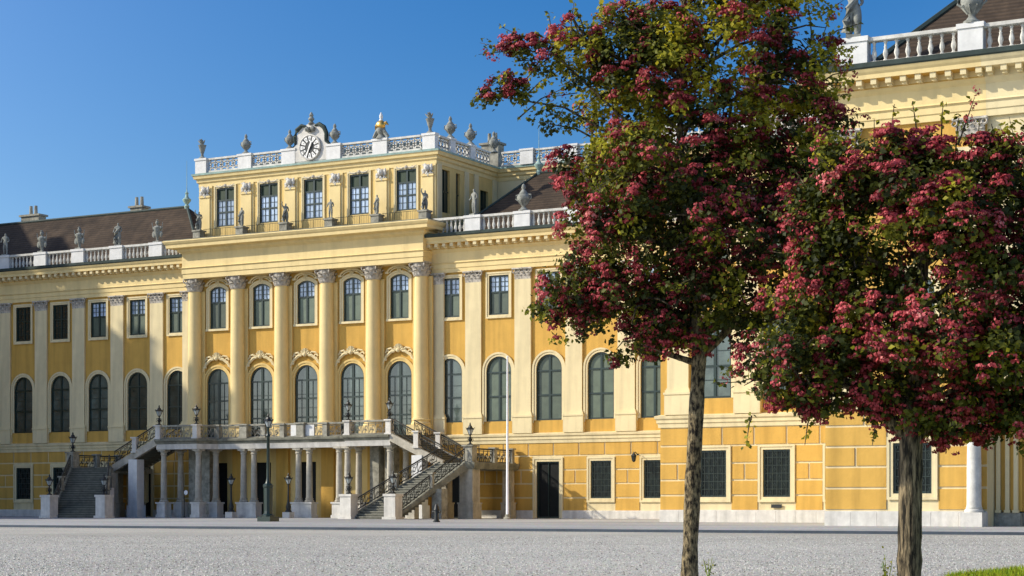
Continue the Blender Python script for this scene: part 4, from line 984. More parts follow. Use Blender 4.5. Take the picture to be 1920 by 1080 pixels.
# tall street lamp
r = empty('street_lamp', (-64.16, 87, 0), 'tall dark green street lamp with thick base standing before the terrace', 'street lamp')
s = MB(); s.cbox(0, 0, 0, .28, .88); s.lathe([(.36, .28), (.36, .36), (.27, .44), (.25, .6), (.26, 1.9), (.30, 1.98), (.30, 2.06), (.20, 2.16)], n=10); s.build('base', 'greenpaint', r)
s = MB(); s.lathe([(.18, 2.16), (.13, 2.3), (.105, 2.5), (.085, 4.8), (.13, 4.86), (.09, 4.94), (.07, 5.3), (.11, 5.36)], n=12)
s.build('shaft', 'greenpaint', r, smooth=True)
s = MB()
for a in (0.5, 0.5 + math.pi):
    ca, sa = math.cos(a), math.sin(a)
    s.tube([(.05 * ca, .05 * sa, 4.95), (.35 * ca, .35 * sa, 4.85), (.55 * ca, .55 * sa, 5.0), (.5 * ca, .5 * sa, 5.18), (.36 * ca, .36 * sa, 5.12)], .03, 5)
s.build('scroll_arm', 'greyiron', r); lantern_head(r, 5.36, .95)
# flagpole
r = empty('flagpole', (-60.35, 108, 0), 'tall white bare flagpole standing before the right landing', 'flagpole')
s = MB(); s.lathe([(.13, .25), (.10, .3), (.055, 10.55)], n=14); s.build('pole', 'pole', r, smooth=True)
s = MB(); s.lathe([(.26, 0), (.26, .1), (.17, .16), (.16, .3), (.13, .33)], n=14); s.build('base_collar', 'stone', r)
s = MB(); s.ball((0, 0, 10.60), .075, 10, 8); s.build('finial', 'pole', r, smooth=True)
# hydrant
r = empty('hydrant', (-53.6, 88, 0), 'small black standpipe hydrant on the pavement before the right stair', 'hydrant')
s = MB(); s.lathe([(.19, 0), (.19, .07), (.14, .10), (.12, .3), (.12, .62), (.16, .64), (.16, .70), (.13, .74), (.12, .84), (.06, .95), (.05, 1.02)], n=12); s.build('barrel', 'iron', r, smooth=True)
s = MB()
for q in (-1, 1): s.tube([(0, 0, .55), (q * .2, 0, .55)], .055, 8); s.tube([(q * .2, 0, .55), (q * .24, 0, .55)], .075, 8)
s.build('outlet', 'iron', r)
# sign post
r = empty('sign_post', (-88.9, 110.2, 0), 'short black post with a small white disc beside the left terrace column', 'sign')
s = MB(); s.lathe([(.10, 0), (.10, .05), (.035, .1), (.03, 2.0), (.045, 2.05)], n=8); s.build('post', 'iron', r)
s = MB(); s.slab([(.18 + .17 * math.cos(a), 1.85 + .17 * math.sin(a)) for a in np.linspace(0, 6.283, 17)[:-1]], -.05, -.02); s.build('sign_disc', 'yellowsign', r)
# wall lantern on the right wing
r = empty('wall_lantern', (-54.25, 115, 4.3), 'small black wall lantern beside a grated ground floor window', 'lantern')
s = MB(); s.tube([(0, 0, 0), (0, -.35, .18), (0, -.55, .1), (0, -.62, -.02)], .03, 5); s.box(-.06, .06, -.03, .0, -.15, .15); s.build('bracket', 'iron', r)
s = MB(); s.lathe([(.05, -.5), (.13, -.42), (.19, -.12), (.22, -.08), (.05, .12), (.02, .2)], (0, -.62, 0), 6); s.build('lantern_body', 'iron', r)

# ================================================================== statues and urns
def skin_mesh(name, V_, E_, rad, m):
    me = bpy.data.meshes.new(name); me.from_pydata(V_, E_, []); o = bpy.data.objects.new(name, me); COL.objects.link(o)
    sk = o.modifiers.new('s', 'SKIN'); sk.use_smooth_shade = True; lay = me.skin_vertices[0]
    for i, r_ in enumerate(rad): lay.data[i].radius = r_ if isinstance(r_, tuple) else (r_, r_)
    lay.data[0].use_root = True
    sb = o.modifiers.new('u', 'SUBSURF'); sb.levels = 1
    dg = bpy.context.evaluated_depsgraph_get(); res = bpy.data.meshes.new_from_object(o.evaluated_get(dg)); bpy.data.objects.remove(o); bpy.data.meshes.remove(me)
    res.name = name; res.materials.clear(); res.materials.append(M[m]); return res
def figure(name, raised, draped):
    V_ = [(0, 0, .95), (0, .01, 1.15), (0, 0, 1.38), (0, 0, 1.50), (0.02, -.02, 1.66), (0.02, -.02, 1.74),
          (.12, 0, .9), (.13, -.06, .5), (.12, .0, .08), (.12, -.12, .05), (-.11, .02, .9), (-.13, .02, .5), (-.15, .10, .08), (-.15, -.02, .05),
          (.22, 0, 1.40), (.30, .02, 1.14), (.22, -.14, 1.0), (-.22, 0, 1.40)]
    V_ += [(-.38, -.05, 1.60), (-.34, -.12, 1.90)] if raised else [(-.33, .04, 1.16), (-.36, -.12, .98)]
    E_ = [(0, 1), (1, 2), (2, 3), (3, 4), (4, 5), (0, 6), (6, 7), (7, 8), (8, 9), (0, 10), (10, 11), (11, 12), (12, 13), (2, 14), (14, 15), (15, 16), (2, 17), (17, 18), (18, 19)]
    k = .17 if draped else .105
    rad = [(.17, .13), (.14, .11), (.18, .12), .06, (.095, .11), .07, k, k * .95, k * .8 if draped else .06, .05, k, k * .95, k * .8 if draped else .06, .05, .075, .06, .045, .075, .06, .045]
    return skin_mesh(name, V_, E_, rad, 'statue')
FIG = [figure('figure_body', True, True), figure('figure_body', False, False), figure('figure_body', False, True)]
pl_ = MB(); pl_.cbox(0, 0, 0, .10, .5); PLI = pl_.mesh('plinth', 'statue')
cl = MB(); cl.tube([(.20, .03, 1.42), (.05, -.13, 1.2), (-.16, -.14, .9), (-.22, -.1, .5), (-.26, .02, .15)], [.05, .09, .13, .16, .18], 7); CLK = cl.mesh('cloak', 'statue', True)
def statue(kind, loc, h, label, group, rz=0.0):
    r = empty('statue', loc, label, 'statue', group); s_ = h / 1.95; r.scale = (s_, s_, s_); r.rotation_euler = (0, 0, rz)
    obj('figure', FIG[kind], r, (0, 0, .08)); obj('plinth', PLI, r)
    if kind != 1: obj('cloak', CLK, r, (0, 0, .08))
    return r
tm = MB(); tm.lathe([(.26, 0), (.22, .1), (.10, .16), (.12, .4), (.20, .55), (.27, .95), (.31, 1.12), (.20, 1.22), (.08, 1.26), (.10, 1.34)], n=12)
tm.ball((0, 0, 1.45), .15, 8, 6, (1, 1.1, 1.1)); tm.tube([(0, .12, 1.52), (0, 0, 1.68), (0, -.15, 1.62)], .05, 5)
for q in (-1, 1):
    tm.ball((q * .31, 0, 1.08), .12, 7, 5); tm.tube([(q * .30, .05, .35), (q * .42, .0, 1.0), (q * .5, -.02, 1.5)], .035, 4); tm.ball((q * .33, -.02, .62), .18, 8, 5, (1, .4, 1.3))
TROPHY = tm.mesh('trophy', 'statue', True)
def trophy(loc, h, label, group):
    r = empty('stone_trophy', loc, label, 'statue', group); k = h / 1.75; r.scale = (k, k, k); obj('armour', TROPHY, r); obj('plinth', PLI, r); return r
um = MB(); um.lathe([(.30, 0), (.30, .08), (.20, .14), (.11, .26), (.13, .34), (.28, .50), (.38, .72), (.38, .82), (.30, .94), (.20, 1.0)], n=16)
for q in range(8): a = q * math.pi / 4; um.tube([(.14 * math.cos(a), .14 * math.sin(a), .36), (.36 * math.cos(a), .36 * math.sin(a), .62)], .04, 4)
URN = um.mesh('urn_body', 'statue', True)
ul = MB(); ul.lathe([(.26, .98), (.24, 1.04), (.15, 1.16), (.09, 1.24), (.13, 1.34), (.10, 1.46), (.04, 1.56)], n=12); ULID = ul.mesh('lid', 'statue', True)
UH = []
for q in (-1, 1): uh = MB(); uh.tube([(q * .34, 0, .62), (q * .5, 0, .72), (q * .48, 0, .92), (q * .28, 0, .95)], .045, 5); UH.append(uh.mesh('handle', 'statue', True))
def urn(loc, h, label, group):
    r = empty('urn', loc, label, 'urn', group); k = h / 1.56; r.scale = (k, k, k); obj('bowl', URN, r); obj('lid', ULID, r); obj('handle', UH[0], r); obj('handle', UH[1], r); return r
vm_ = MB(); vm_.lathe([(.28, 0), (.26, .08), (.12, .18), (.10, .34), (.16, .52), (.24, .78), (.30, 1.0), (.33, 1.04), (.26, 1.06)], n=14); VASE = vm_.mesh('vase_body', 'statue', True)
vp = MB(); rnd = random.Random(9)
for k in range(14):
    a = rnd.uniform(0, 6.28); q = rnd.uniform(.1, .42); vp.tube([(0, 0, 1.0), (q * .5 * math.cos(a), q * .5 * math.sin(a), 1.25), (q * math.cos(a), q * math.sin(a), rnd.uniform(1.25, 1.55))], [.05, .08, .03], 5)
VPL = vp.mesh('stone_leaves', 'statue', True)
def vase(loc, h, label, group):
    r = empty('flower_vase', loc, label, 'vase', group); k = h / 1.5; r.scale = (k, k, k); obj('bowl', VASE, r); obj('stone_leaves', VPL, r); return r
GL = 'stone figures along the left wing balustrade'
for i, x in enumerate(lp[::-1][1:]):
    nm = ['first', 'second', 'third', 'fourth', 'fifth'][i]
    if i in (0, 3): statue(2 if i == 3 else 1, (x, BY, 21.3), 1.95, f'grey stone statue on the {nm} pier from the left, left wing balustrade', GL, .4)
    else: trophy((x, BY, 21.3), 1.85, f'grey stone armour trophy on the {nm} pier from the left, left wing balustrade', GL)
statue(1, (rp_[0], BY, 21.3), 2.0, 'pale stone nude figure on the right wing balustrade nearest the clock block', 'figures along the right wing balustrade', -.3)
urn((rp_[1], BY, 21.3), 1.9, 'grey stone urn on the right wing balustrade beside the pale nude figure', 'figures along the right wing balustrade')
urn((rp_[2], BY, 21.3), 1.8, 'grey stone urn on the right wing balustrade half hidden by the pink tree', 'figures along the right wing balustrade')
GA = 'statues before the attic windows'
txt = ['left end', 'first gap from the left', 'gap left of the clock axis', 'gap right of the clock axis', 'last gap before the right end', 'right end']
for i, x in enumerate(CX):
    statue([0, 2, 0, 1, 2, 0][i], (x, SY, 21.94), 1.55, f'small grey statue on the balcony before the attic windows, {txt[i]}', GA, [.5, -.2, .9, .2, -.5, 1.0][i])
GU = 'urns on the attic parapet'; pz = 27.52
vase((ax0 + .4, PY, pz), 1.5, 'stone vase with carved leaves at the left corner of the attic parapet', GU)
urn((CX[1], PY, pz), 1.5, 'dark stone urn on the attic parapet pier second from the left corner', GU)
urn((CX[2], PY, pz), 1.45, 'dark stone urn on the attic parapet just left of the clock', GU)
urn((CX[3], PY, pz), 1.5, 'dark stone urn on the attic parapet just right of the clock', GU)
vase((ax1 - .4, PY, pz), 1.5, 'stone vase with carved leaves at the right corner of the attic parapet', GU)
urn((sx, 117.8, 27.54), 1.6, 'pale stone urn on the attic side parapet nearest the corner vase', GU)
urn((sx, 120.7, 27.54), 1.6, 'stone urn in the middle of the attic side parapet before a chimney', GU)
urn((sx, 124.2, 27.54), 1.6, 'stone urn at the far end of the attic side parapet', GU)
urn((-88.9, 120.0, 27.0), 1.2, 'small stone urn behind the left lattice of the attic parapet', GU)
# gilded group
r = empty('gilded_trophy', (CX[4], PY, pz), 'gilded and stone trophy group on the attic parapet between clock and right corner', 'statue')
s = MB(); s.lathe([(.42, 0), (.34, .12), (.22, .3), (.34, .5), (.30, .9), (.16, 1.05)], n=12); s.tube([(-.6, 0, .1), (-.3, -.1, .5), (-.1, 0, .9)], .16, 6); s.tube([(.6, 0, .1), (.35, -.1, .45), (.1, 0, .8)], .15, 6); s.build('stone_base', 'statue', r, smooth=True)
s = MB(); s.ball((.02, -.1, .98), .34, 10, 8, (1.2, .8, 1)); s.tube([(.1, -.1, 1.0), (.5, -.05, 1.12), (.62, 0, .95)], [.16, .12, .04], 6); s.tube([(0, -.1, 1.0), (-.4, -.05, .95), (-.5, 0, .7)], [.16, .12, .04], 6); s.build('gilded_eagle', 'gold', r, smooth=True)
s = MB(); s.lathe([(.10, 1.2), (.16, 1.34), (.10, 1.46), (.14, 1.58), (.12, 1.72), (.03, 1.92)], n=10); s.build('crown', 'white', r, smooth=True)
# near wing tops
urn((-22.57, 82.0, 21.96), 2.0, 'large grey urn on the white balustrade of the nearer right wing, before its dark roof', 'figures on the near wing')
statue(0, (-27.95, 82.0, 21.96), 2.6, 'tall weathered statue on the corner pier of the nearer right wing balustrade', 'figures on the near wing', .3)

# remove the prototypes themselves (their copies stand on the buildings)
for o in PROTO:
    for c in list(o.children): bpy.data.objects.remove(c)
    bpy.data.objects.remove(o)

# ================================================================== lawn
Rv = Vector((.874, .4857, 0)); Fv = Vector((-.4857, .874, 0))
def at(r_, f_, z=0.0): return Rv * r_ + Fv * f_ + Vector((0, 0, z))
lawn = [at(3.2, 15), at(5.0, 22.5), at(6.5, 28.2), at(9.2, 32.6), at(14, 39), at(26, 46), at(30, 15)]
sheet('lawn', [(p.x, p.y) for p in lawn], -0.092, 'grass')
gm = MB(); rnd = random.Random(21)
from mathutils.geometry import intersect_point_quad_2d
def inpoly(x, y, poly):
    c = False; n = len(poly)
    for i in range(n):
        x1, y1 = poly[i].x, poly[i].y; x2, y2 = poly[i - 1].x, poly[i - 1].y
        if (y1 > y) != (y2 > y) and x < (x2 - x1) * (y - y1) / (y2 - y1) + x1: c = not c
    return c
vs, fs = [], []
for k in range(52000):
    r_ = rnd.uniform(5.5, 12.5); f_ = rnd.uniform(24, 40); p = at(r_, f_)
    if not inpoly(p.x, p.y, lawn): continue
    a = rnd.uniform(0, 6.28); h = rnd.uniform(.04, .10); wd = .006; b0 = len(vs)
    vs += [(p.x - wd * math.cos(a), p.y - wd * math.sin(a), -.093), (p.x + wd * math.cos(a), p.y + wd * math.sin(a), -.093), (p.x + rnd.uniform(-.04, .04), p.y + rnd.uniform(-.04, .04), -.093 + h)]; fs.append((b0, b0 + 1, b0 + 2))
me = bpy.data.meshes.new('grass'); me.from_pydata(vs, [], fs); me.materials.append(M['grass']); tag(obj('grass', me), 'short bright green grass blades on the lawn corner', 'grass', kind='stuff')

# ------------------------------------------------------------------ loose stones on the gravel
n = 56000; f_ = 22 + 42 * rng.random(n) ** 1.25; r_ = (rng.random(n) - .5) * f_ * .60
h_ = rng.uniform(.005, .020, n); wd = rng.uniform(.009, .025, n); an = rng.uniform(0, 6.28, n)
cx = r_ * .874 - f_ * .4857; cy = r_ * .4857 + f_ * .874; co = np.zeros((n, 5, 3))
for k in range(4):
    co[:, k, 0] = cx + wd * np.cos(an + k * 1.5708); co[:, k, 1] = cy + wd * np.sin(an + k * 1.5708); co[:, k, 2] = -.101
co[:, 4, 0] = cx + rng.normal(0, .006, n); co[:, 4, 1] = cy; co[:, 4, 2] = -.10 + h_
me = bpy.data.meshes.new('gravel_stones'); me.vertices.add(5 * n); me.vertices.foreach_set('co', co.astype(np.float32).ravel())
me.loops.add(12 * n); me.polygons.add(4 * n); b5 = np.arange(n) * 5
li = np.stack([v for k in range(4) for v in (b5 + k, b5 + (k + 1) % 4, b5 + 4)], 1).astype(np.int32)
me.loops.foreach_set('vertex_index', li.ravel()); me.polygons.foreach_set('loop_start', np.arange(0, 12 * n, 3, dtype=np.int32)); me.polygons.foreach_set('loop_total', np.full(4 * n, 3, dtype=np.int32))
at_ = me.attributes.new('tint', 'FLOAT', 'POINT'); at_.data.foreach_set('value', np.repeat(rng.random(n), 5).astype(np.float32))
me.materials.append(leaf_mat('pebble', [(.13, .122, .105), (.40, .38, .335), (.54, .52, .46), (.68, .655, .575)], 0.0, .9)); me.update(); me.validate()
tag(obj('gravel_stones', me), 'loose grey gravel stones strewn over the plaza', 'gravel', kind='stuff')

# ================================================================== hawthorn trees
def leaf_cloud(name, P_, N_, size, tint, m, parent, fold=.25, asp=.62):
    """one small folded leaf (4 verts, 2 tris) per point"""
    n = len(P_); N_ = N_ / np.linalg.norm(N_, axis=1, keepdims=True)
    t = rng.normal(size=(n, 3)); u = np.cross(N_, t); u /= np.linalg.norm(u, axis=1, keepdims=True) + 1e-9; v = np.cross(N_, u)
    s_ = size[:, None]
    a = P_ - u * s_ * .5; c = P_ + u * s_ * .5; b_ = P_ + v * s_ * asp * .5 + N_ * s_ * fold * .5; d = P_ - v * s_ * asp * .5 + N_ * s_ * fold * .5
    co = np.stack([a, b_, c, d], 1).reshape(-1, 3).astype(np.float32)
    me = bpy.data.meshes.new(name); me.vertices.add(4 * n); me.vertices.foreach_set('co', co.ravel())
    me.loops.add(6 * n); me.polygons.add(2 * n); base = np.arange(n) * 4
    li = np.stack([base, base + 1, base + 2, base, base + 2, base + 3], 1).astype(np.int32)
    me.loops.foreach_set('vertex_index', li.ravel()); me.polygons.foreach_set('loop_start', np.arange(0, 6 * n, 3, dtype=np.int32))
    me.polygons.foreach_set('loop_total', np.full(2 * n, 3, dtype=np.int32))
    at_ = me.attributes.new('tint', 'FLOAT', 'POINT'); at_.data.foreach_set('value', np.repeat(tint, 4).astype(np.float32))
    me.materials.append(M[m]); me.update(); me.validate(); return obj(name, me, parent)
def unit(n):
    v = rng.normal(size=(n, 3)); return v / np.linalg.norm(v, axis=1, keepdims=True)

def hawthorn(base, label, trunk, tr_r, limbs, blobs, twigs, nclump, leaves_per, flower_share, green_of, seed, bark='bark'):
    """trunk, limbs, blobs in tree coordinates: (right, up, back) metres"""
    global rng
    rng = np.random.default_rng(seed); rn = random.Random(seed)
    root = empty('hawthorn_tree', base, label, 'tree', 'pink hawthorn trees')
    Rn = np.array([.874, .4857, 0]); Fn = np.array([-.4857, .874, 0]); Un = np.array([0, 0, 1.])
    tw = lambda r_, u_, b_: tuple(Rn * r_ + Un * u_ + Fn * b_)
    mb = MB(); n = 12
    # trunk with slightly uneven section
    def knotted(path, rads, n=12, seedk=0):
        pts = []; rr = []
        for i in range(len(path) - 1):
            for k in range(5):
                t = k / 5; pts.append(Vector(path[i]).lerp(Vector(path[i + 1]), t)); rr.append((rads[i] * (1 - t) + rads[i + 1] * t) * rn.uniform(.93, 1.07))
        pts.append(Vector(path[-1])); rr.append(rads[-1]); mb.tube(pts, rr, n)
    knotted([tw(*p) for p in trunk], tr_r, 12)
    B = np.array([tw(r_, u_, b_) for r_, u_, b_, _ in blobs]); BR = np.array([q[3] for q in blobs])
    tp = [Vector(tw(*p)) for p in trunk]; tq = [a.lerp(b_, t / 4) for a, b_ in zip(tp, tp[1:]) for t in range(4)]; zmin = min(q[1] for q in blobs) + .15
    for k, (c, rad) in enumerate(zip(B, BR)):
        c = Vector(c)
        if rad < .27: continue
        cand = [p for p in tq if p.z > zmin]
        s0 = min(cand, key=lambda p: abs(c.z - p.z - .55 * math.hypot(c.x - p.x, c.y - p.y)))
        mid = s0.lerp(c, .5) + Vector((rn.uniform(-.12, .12), rn.uniform(-.12, .12), rn.uniform(.0, .18)))
        mb.tube([s0, s0.lerp(mid, .5) + Vector((0, 0, .04)), mid, mid.lerp(c, .6), c], [.030, .026, .021, .016, .008], 6)
        for q in range(5):
            e = c + Vector(unit(1)[0]) * rad * .85; m1 = c.lerp(e, .5) + Vector((0, 0, .05)); mb.tube([mid.lerp(c, rn.uniform(.3, 1)), m1, e], [.016, .011, .005], 4)
    for p in limbs: knotted([tw(*q) for q in p[0]], p[1], 7)
    P_, N_, Sz, Ti = [], [], [], []; FP, FN, FS, FT = [], [], [], []
    wts = BR ** 1.55; wts /= wts.sum(); wts2 = BR ** .7; wts2 /= wts2.sum()
    centre = (B * wts[:, None]).sum(0)
    for k in range(nclump):
        i = rng.choice(len(B), p=wts); d = unit(1)[0]; rad = BR[i]
        pos = B[i] + d * rad * (rng.random() ** .42) * rng.uniform(.82, 1.16) * np.array([1, 1, .92])
        cr = rng.uniform(.11, .25) * min(1, .55 + rad)
        out = pos - centre; out /= np.linalg.norm(out) + 1e-6
        up_, rt_ = pos[2], pos @ Rn
        g = green_of(rt_, up_, pos @ Fn, rng)
        nl = int(leaves_per * (cr / .17) ** 2 * rng.uniform(.6, 1.2))
        dd = unit(nl); pp = pos + dd * cr * (rng.random((nl, 1)) ** .4) * np.array([1, 1, .75])
        P_.append(pp); nn = dd * .6 + out * .35 + np.array([0, 0, .55]) + rng.normal(size=(nl, 3)) * .5; N_.append(nn)
        Sz.append(rng.uniform(.050, .092, nl)); ct = rng.normal(.28 + .58 * g, .13); Ti.append(np.clip(rng.normal(ct, .10, nl), 0, 1))  # sunlight painted into the tint: upper clumps get brighter leaves
        # flower sprays sit on the outer upper side of the clump
        patch = .5 + .5 * math.sin(2.7 * pos[0] + 1.3 * math.sin(2.1 * pos[2]) + seed) * math.sin(3.1 * pos[2] + 1.1 * math.sin(2.9 * pos[1]))
        if rng.random() < flower_share * (.15 + 1.2 * patch) * (1 - .8 * g):
            pale = rng.random() < .10; hue = rng.uniform(.04, .50)
            for q in range(rng.integers(6, 13)):
                dq = unit(1)[0] * .85 + out * .8 + np.array([-.35, -.2, .35]) ; dq /= np.linalg.norm(dq); ctr = pos + dq * cr * rng.uniform(.75, 1.1); fr = rng.uniform(.034, .070)
                m_ = int(15 * (fr / .05) ** 2); d2 = unit(m_); d2[:, 2] = np.abs(d2[:, 2]) * .9 - .15
                FP.append(ctr + d2 * fr * np.array([1.15, 1.15, .8])); FN.append(d2 + rng.normal(size=(m_, 3)) * .25 + dq * .3); FS.append(rng.uniform(.026, .044, m_)); FT.append(np.clip(rng.normal(hue + (.35 if pale else 0), .14, m_), 0, 1))
    # loose shoots that break up the outline
    for k in range(150):
        i = rng.choice(len(B), p=wts2); d = unit(1)[0]; d[2] = abs(d[2]) * .8 - .25; d /= np.linalg.norm(d); a = B[i] + d * BR[i] * .8; b_ = B[i] + d * (BR[i] + rng.uniform(.12, .42)) + np.array([0, 0, rng.uniform(-.05, .12)])
        mb.tube([a, (a + b_) / 2, b_], [.008, .006, .003], 3); nl = int(rng.integers(8, 20)); t = rng.random((nl, 1)); g = green_of(a @ Rn, a[2], a @ Fn, rng)
        P_.append(a * (1 - t) + b_ * t + rng.normal(size=(nl, 3)) * .035); N_.append(rng.normal(size=(nl, 3)) + np.array([0, 0, .6])); Sz.append(rng.uniform(.04, .08, nl)); Ti.append(np.clip(rng.normal(.40 + .5 * g, .17, nl), 0, 1))
        if rng.random() < .5:
            for q in range(rng.integers(1, 4)):
                ctr = a + (b_ - a) * rng.uniform(.4, 1.05) + rng.normal(size=3) * .05; m_ = 14; d2 = unit(m_); FP.append(ctr + d2 * .055); FN.append(d2); FS.append(rng.uniform(.026, .042, m_)); FT.append(np.clip(rng.normal(.4, .15, m_), 0, 1))
    for p0, p1, nl in twigs:
        a = np.array(tw(*p0)); b_ = np.array(tw(*p1)); mid = (a + b_) / 2 + np.array([0, 0, .06]); mb.tube([a, mid, b_], [.010, .008, .004], 4)
        t = rng.random((nl, 1)); pp = a * (1 - t) + b_ * t + rng.normal(size=(nl, 3)) * .028; P_.append(pp); N_.append(rng.normal(size=(nl, 3)) + np.array([0, 0, .5])); Sz.append(rng.uniform(.045, .085, nl)); Ti.append(np.clip(rng.normal(.70, .18, nl), 0, 1))
    mb.build('trunk', bark, root, smooth=True)
    leaf_cloud('crown', np.concatenate(P_), np.concatenate(N_), np.concatenate(Sz), np.concatenate(Ti), 'leaf', root, asp=.75)
    leaf_cloud('blossom', np.concatenate(FP), np.concatenate(FN), np.concatenate(FS), np.concatenate(FT), 'blossom', root, fold=.1, asp=.95)
    return root

def tb(px, py, rad, back, cx, ppm, y0): return ((px - cx) / ppm, (y0 - py) / ppm, back, rad / ppm)
def mk(blobs, cx, ppm, y0, s):          # design crowns in design units, then real metres round the trunk
    out = []
    for (a, b_, c, d) in blobs: out.append(tb(a, b_, c, d, cx, ppm, y0))
    return out
# left tree, 24 m away
L1 = mk([(1260, 330, 185, 0), (1190, 235, 120, .3), (1180, 340, 110, -.5), (1400, 260, 165, .3), (1330, 150, 135, -.2), (1470, 160, 110, .2), (1150, 165, 85, .1), (1120, 300, 70, .0), (1150, 430, 95, -.3),
         (1060, 560, 58, -.1), (1120, 560, 85, .2), (1200, 560, 100, -.2), (1300, 560, 110, .0), (1400, 560, 110, .3), (1480, 480, 110, -.2), (1440, 370, 140, .2), (1330, 430, 140, -.5), (1500, 300, 90, .3), (1320, 360, 120, .7), (1230, 440, 110, .6),
         (1100, 80, 48, .1), (1180, 80, 80, -.1), (1260, 60, 75, .2), (1380, 40, 105, 0), (1480, 50, 85, .2), (1530, 110, 55, .1), (1400, -70, 120, .1), (1480, -40, 80, 0), (1290, -20, 60, .2),
         (985, 95, 34, 0), (1035, 110, 34, .05), (960, 172, 36, -.05), (925, 182, 22, -.05), (1030, 228, 34, .1), (1070, 215, 26, 0), (1110, 510, 55, 0), (1015, 600, 30, -.1), (1060, 620, 30, 0), (1180, 640, 42, 0), (1250, 630, 55, .1), (1225, 665, 18, -.1), (1560, 180, 22, .1), (1075, 345, 26, 0), (1070, 60, 40, 0), (1105, 110, 60, .1), (1230, 100, 80, -.2), (1165, 40, 55, .1), (955, 92, 22, 0), (1005, 85, 26, 0), (915, 183, 22, 0), (1530, 230, 60, .1), (1560, 320, 60, .2), (1540, 400, 80, .3), (1550, 480, 70, .3), (1560, 560, 70, .4), (1500, 420, 80, .2), (1520, 580, 60, .3), (1440, 610, 50, .2)], 1295, 147.7, 1102.6, 24)
tw1 = [((.4, 7.3, 0), (.25, 7.75, 0), 26)]
for q in range(16):
    x = -1.75 + q * .22; z0 = 6.85 + .35 * math.sin(q * 1.3) * .4; tw1.append(((x, z0, .05), (x + .12 * math.sin(q * 2.1) - .05, z0 + .48, .1), 22))
for q in range(4): tw1.append(((1.55, 6.1 + q * .26, .1), (2.05 + .05 * q, 6.3 + q * .3, .1), 24))
for q in range(3): tw1.append(((-2.2, 5.95 + .2 * q, .0), (-1.6, 6.35 + .25 * q, .0), 34))
def green1(r_, u_, b_, g): 
    v = .08 + .95 * max(0, min(1, (u_ - 4.9) / 1.1)) * (1 if math.sin(3.3 * r_ + 1.0) * math.sin(2.9 * u_ + .6) > -.25 and g.random() < .8 else .12)  # rises with height, as the sunlit upper leaves are coloured yellow-green
    if r_ < -.3 and 4.9 < u_ < 6.2: v += .2 * (g.random() < .5)
    if r_ < -1.7: v *= .25
    return min(1, v * g.uniform(.6, 1.2) if v > .2 else (g.random() < .15) * .6 + .05)
base1 = at((1295 - 960) / 3545 * 24, 24, -.10)
hawthorn(base1, 'pink flowering hawthorn with a slim mottled trunk standing on the gravel, the taller one', [(-.02, -.05, 0), (-.01, .35, 0), (.03, 1.4, 0), (.08, 2.4, 0), (.11, 3.0, 0), (.02, 3.8, .05), (-.08, 4.8, .05), (-.14, 5.8, 0), (-.1, 6.6, 0)], [.120, .100, .099, .097, .09, .07, .056, .042, .02],
    [([(.08, 2.85, 0), (-.15, 2.92, -.05), (-.35, 2.98, -.05), (-.62, 3.05, -.05)], [.045, .04, .03, .02]), ([(.1, 2.9, 0), (.5, 3.3, .1), (1.0, 3.8, .1)], [.06, .05, .03]), ([(-.1, 5.4, 0), (-.9, 6.0, 0), (-1.7, 6.75, 0), (-2.2, 6.85, 0)], [.025, .02, .014, .006]), ([(-.1, 5.3, 0), (-1.0, 5.75, 0), (-1.6, 6.1, 0), (-2.2, 6.2, 0), (-2.5, 6.25, 0)], [.025, .02, .014, .009, .005]), ([(-.12, 5.2, .1), (-.9, 5.55, .1), (-1.45, 5.85, .1), (-1.85, 5.92, .1)], [.025, .018, .012, .005])],
    L1, tw1, 1480, 38, .84, green1, 5, 'bark2')
# right tree, 21 m away
L2 = mk([(1760, 360, 115, 0), (1660, 345, 85, .2), (1850, 360, 110, .1), (1940, 400, 140, 0), (1720, 430, 120, -.4), (1840, 520, 120, -.3), (1590, 340, 75, .1), (1600, 470, 95, .2), (1700, 560, 110, .3),
         (1480, 690, 85, -.2), (1550, 640, 95, .1), (1430, 720, 55, -.2), (1600, 700, 75, 0), (1680, 650, 100, -.4), (1800, 660, 110, -.4), (1900, 650, 120, -.2), (1960, 740, 80, 0), (1800, 760, 65, 0), (1870, 760, 55, .2), (1540, 745, 50, 0), (1480, 760, 32, -.1), (1720, 740, 80, .3), (1620, 580, 85, .3), (1480, 610, 60, .2), (1580, 290, 45, .1), (1560, 400, 70, .2), (1540, 520, 70, .2), (1500, 600, 60, .1), (1530, 440, 60, .2), (1545, 330, 50, .2),
         (2020, 500, 170, 0), (2030, 350, 130, .2), (1995, 640, 130, .1), (1740, 285, 45, .1), (1660, 285, 42, 0), (1870, 290, 50, 0), (1905, 790, 34, -.2), (1690, 800, 25, -.25), (1780, 805, 32, .1), (1640, 750, 42, -.1), (1765, 790, 46, -.1), (1840, 800, 36, .1), (1700, 770, 45, .3), (1940, 800, 45, .1)], 1705, 168.8, 1124.9, 21)
tw2 = []
for q, (x, z0, h) in enumerate([(-.38, 4.85, .50), (-.22, 4.9, .62), (.12, 4.95, .6), (.36, 4.9, .65), (.52, 4.9, .5), (-.1, 4.9, .4), (.75, 4.85, .5), (-.6, 4.8, .4), (1.0, 4.9, .4)]): tw2.append(((x, z0, .05), (x + .08 * math.sin(q * 2.2), z0 + h, .05), 20))
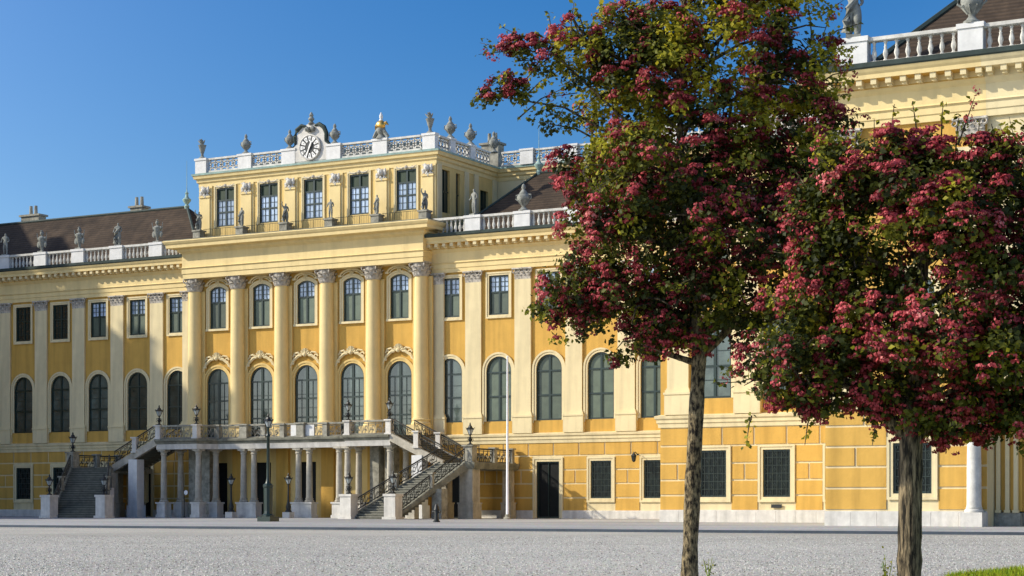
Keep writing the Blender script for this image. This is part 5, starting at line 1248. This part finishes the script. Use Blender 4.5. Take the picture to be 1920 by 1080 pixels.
for x in (-1.75, -1.1, -.35): tw2.append(((x, 2.05, 0), (x - .06, 1.72, 0), 20))
def green2(r_, u_, b_, g):
    v = .08 + (.55 if g.random() < .22 else 0) + .4 * max(0, min(1, (u_ - 4.8) / .5)) * (g.random() < .5)
    if r_ < -.6 and u_ > 2.9 and u_ < 3.3: v += .4 * (g.random() < .6)
    return min(1, v * g.uniform(.6, 1.2))
base2 = at((1705 - 960) / 3545 * 21, 21, -.10)
hawthorn(base2, 'pink flowering hawthorn with a thick ridged trunk at the right edge, standing by the lawn', [(.0, -.05, 0), (0, .3, 0), (.01, 1.0, 0), (.02, 1.75, 0), (.05, 2.3, 0), (.12, 3.2, .05), (.2, 4.2, .05), (.25, 5.0, 0)], [.155, .138, .133, .135, .115, .08, .05, .02],
    [([(.02, 1.75, 0), (-.5, 2.3, 0), (-1.2, 2.7, -.1)], [.08, .06, .03]), ([(.05, 1.8, 0), (.6, 2.3, .1), (1.3, 2.8, .1)], [.08, .06, .03])],
    L2, tw2, 1400, 38, .82, green2, 8)
# small weeds by the trunk
wd_ = MB(); rnd = random.Random(2)
def weed(px, f_, label, h):
    r = empty('weed', at((px - 960) / 3545 * f_, f_, -.095), label, 'plant')
    mb = MB()
    for k in range(5): a = rnd.uniform(0, 6.28); mb.tube([(0, 0, 0), (.04 * math.cos(a), .04 * math.sin(a), h * .6), (.07 * math.cos(a), .07 * math.sin(a), h * rnd.uniform(.8, 1.1))], [.006, .005, .003], 4)
    mb.build('stem', 'grass', r); n = 40
    pp = rng.normal(size=(n, 3)) * np.array([.05, .05, h * .25]) + np.array([0, 0, h * .6]); pp[:, 2] = np.clip(pp[:, 2], .02, None)
    leaf_cloud('leaves', pp, rng.normal(size=(n, 3)) + np.array([0, 0, .6]), rng.uniform(.03, .05, n), np.clip(rng.normal(.55, .2, n), 0, 1), 'leaf', r)
weed(1328, 26.3, 'small green sprig growing in the gravel beside the slim trunk', .30)
weed(1664, 22.5, 'small green sprig growing beside the thick trunk', .42)
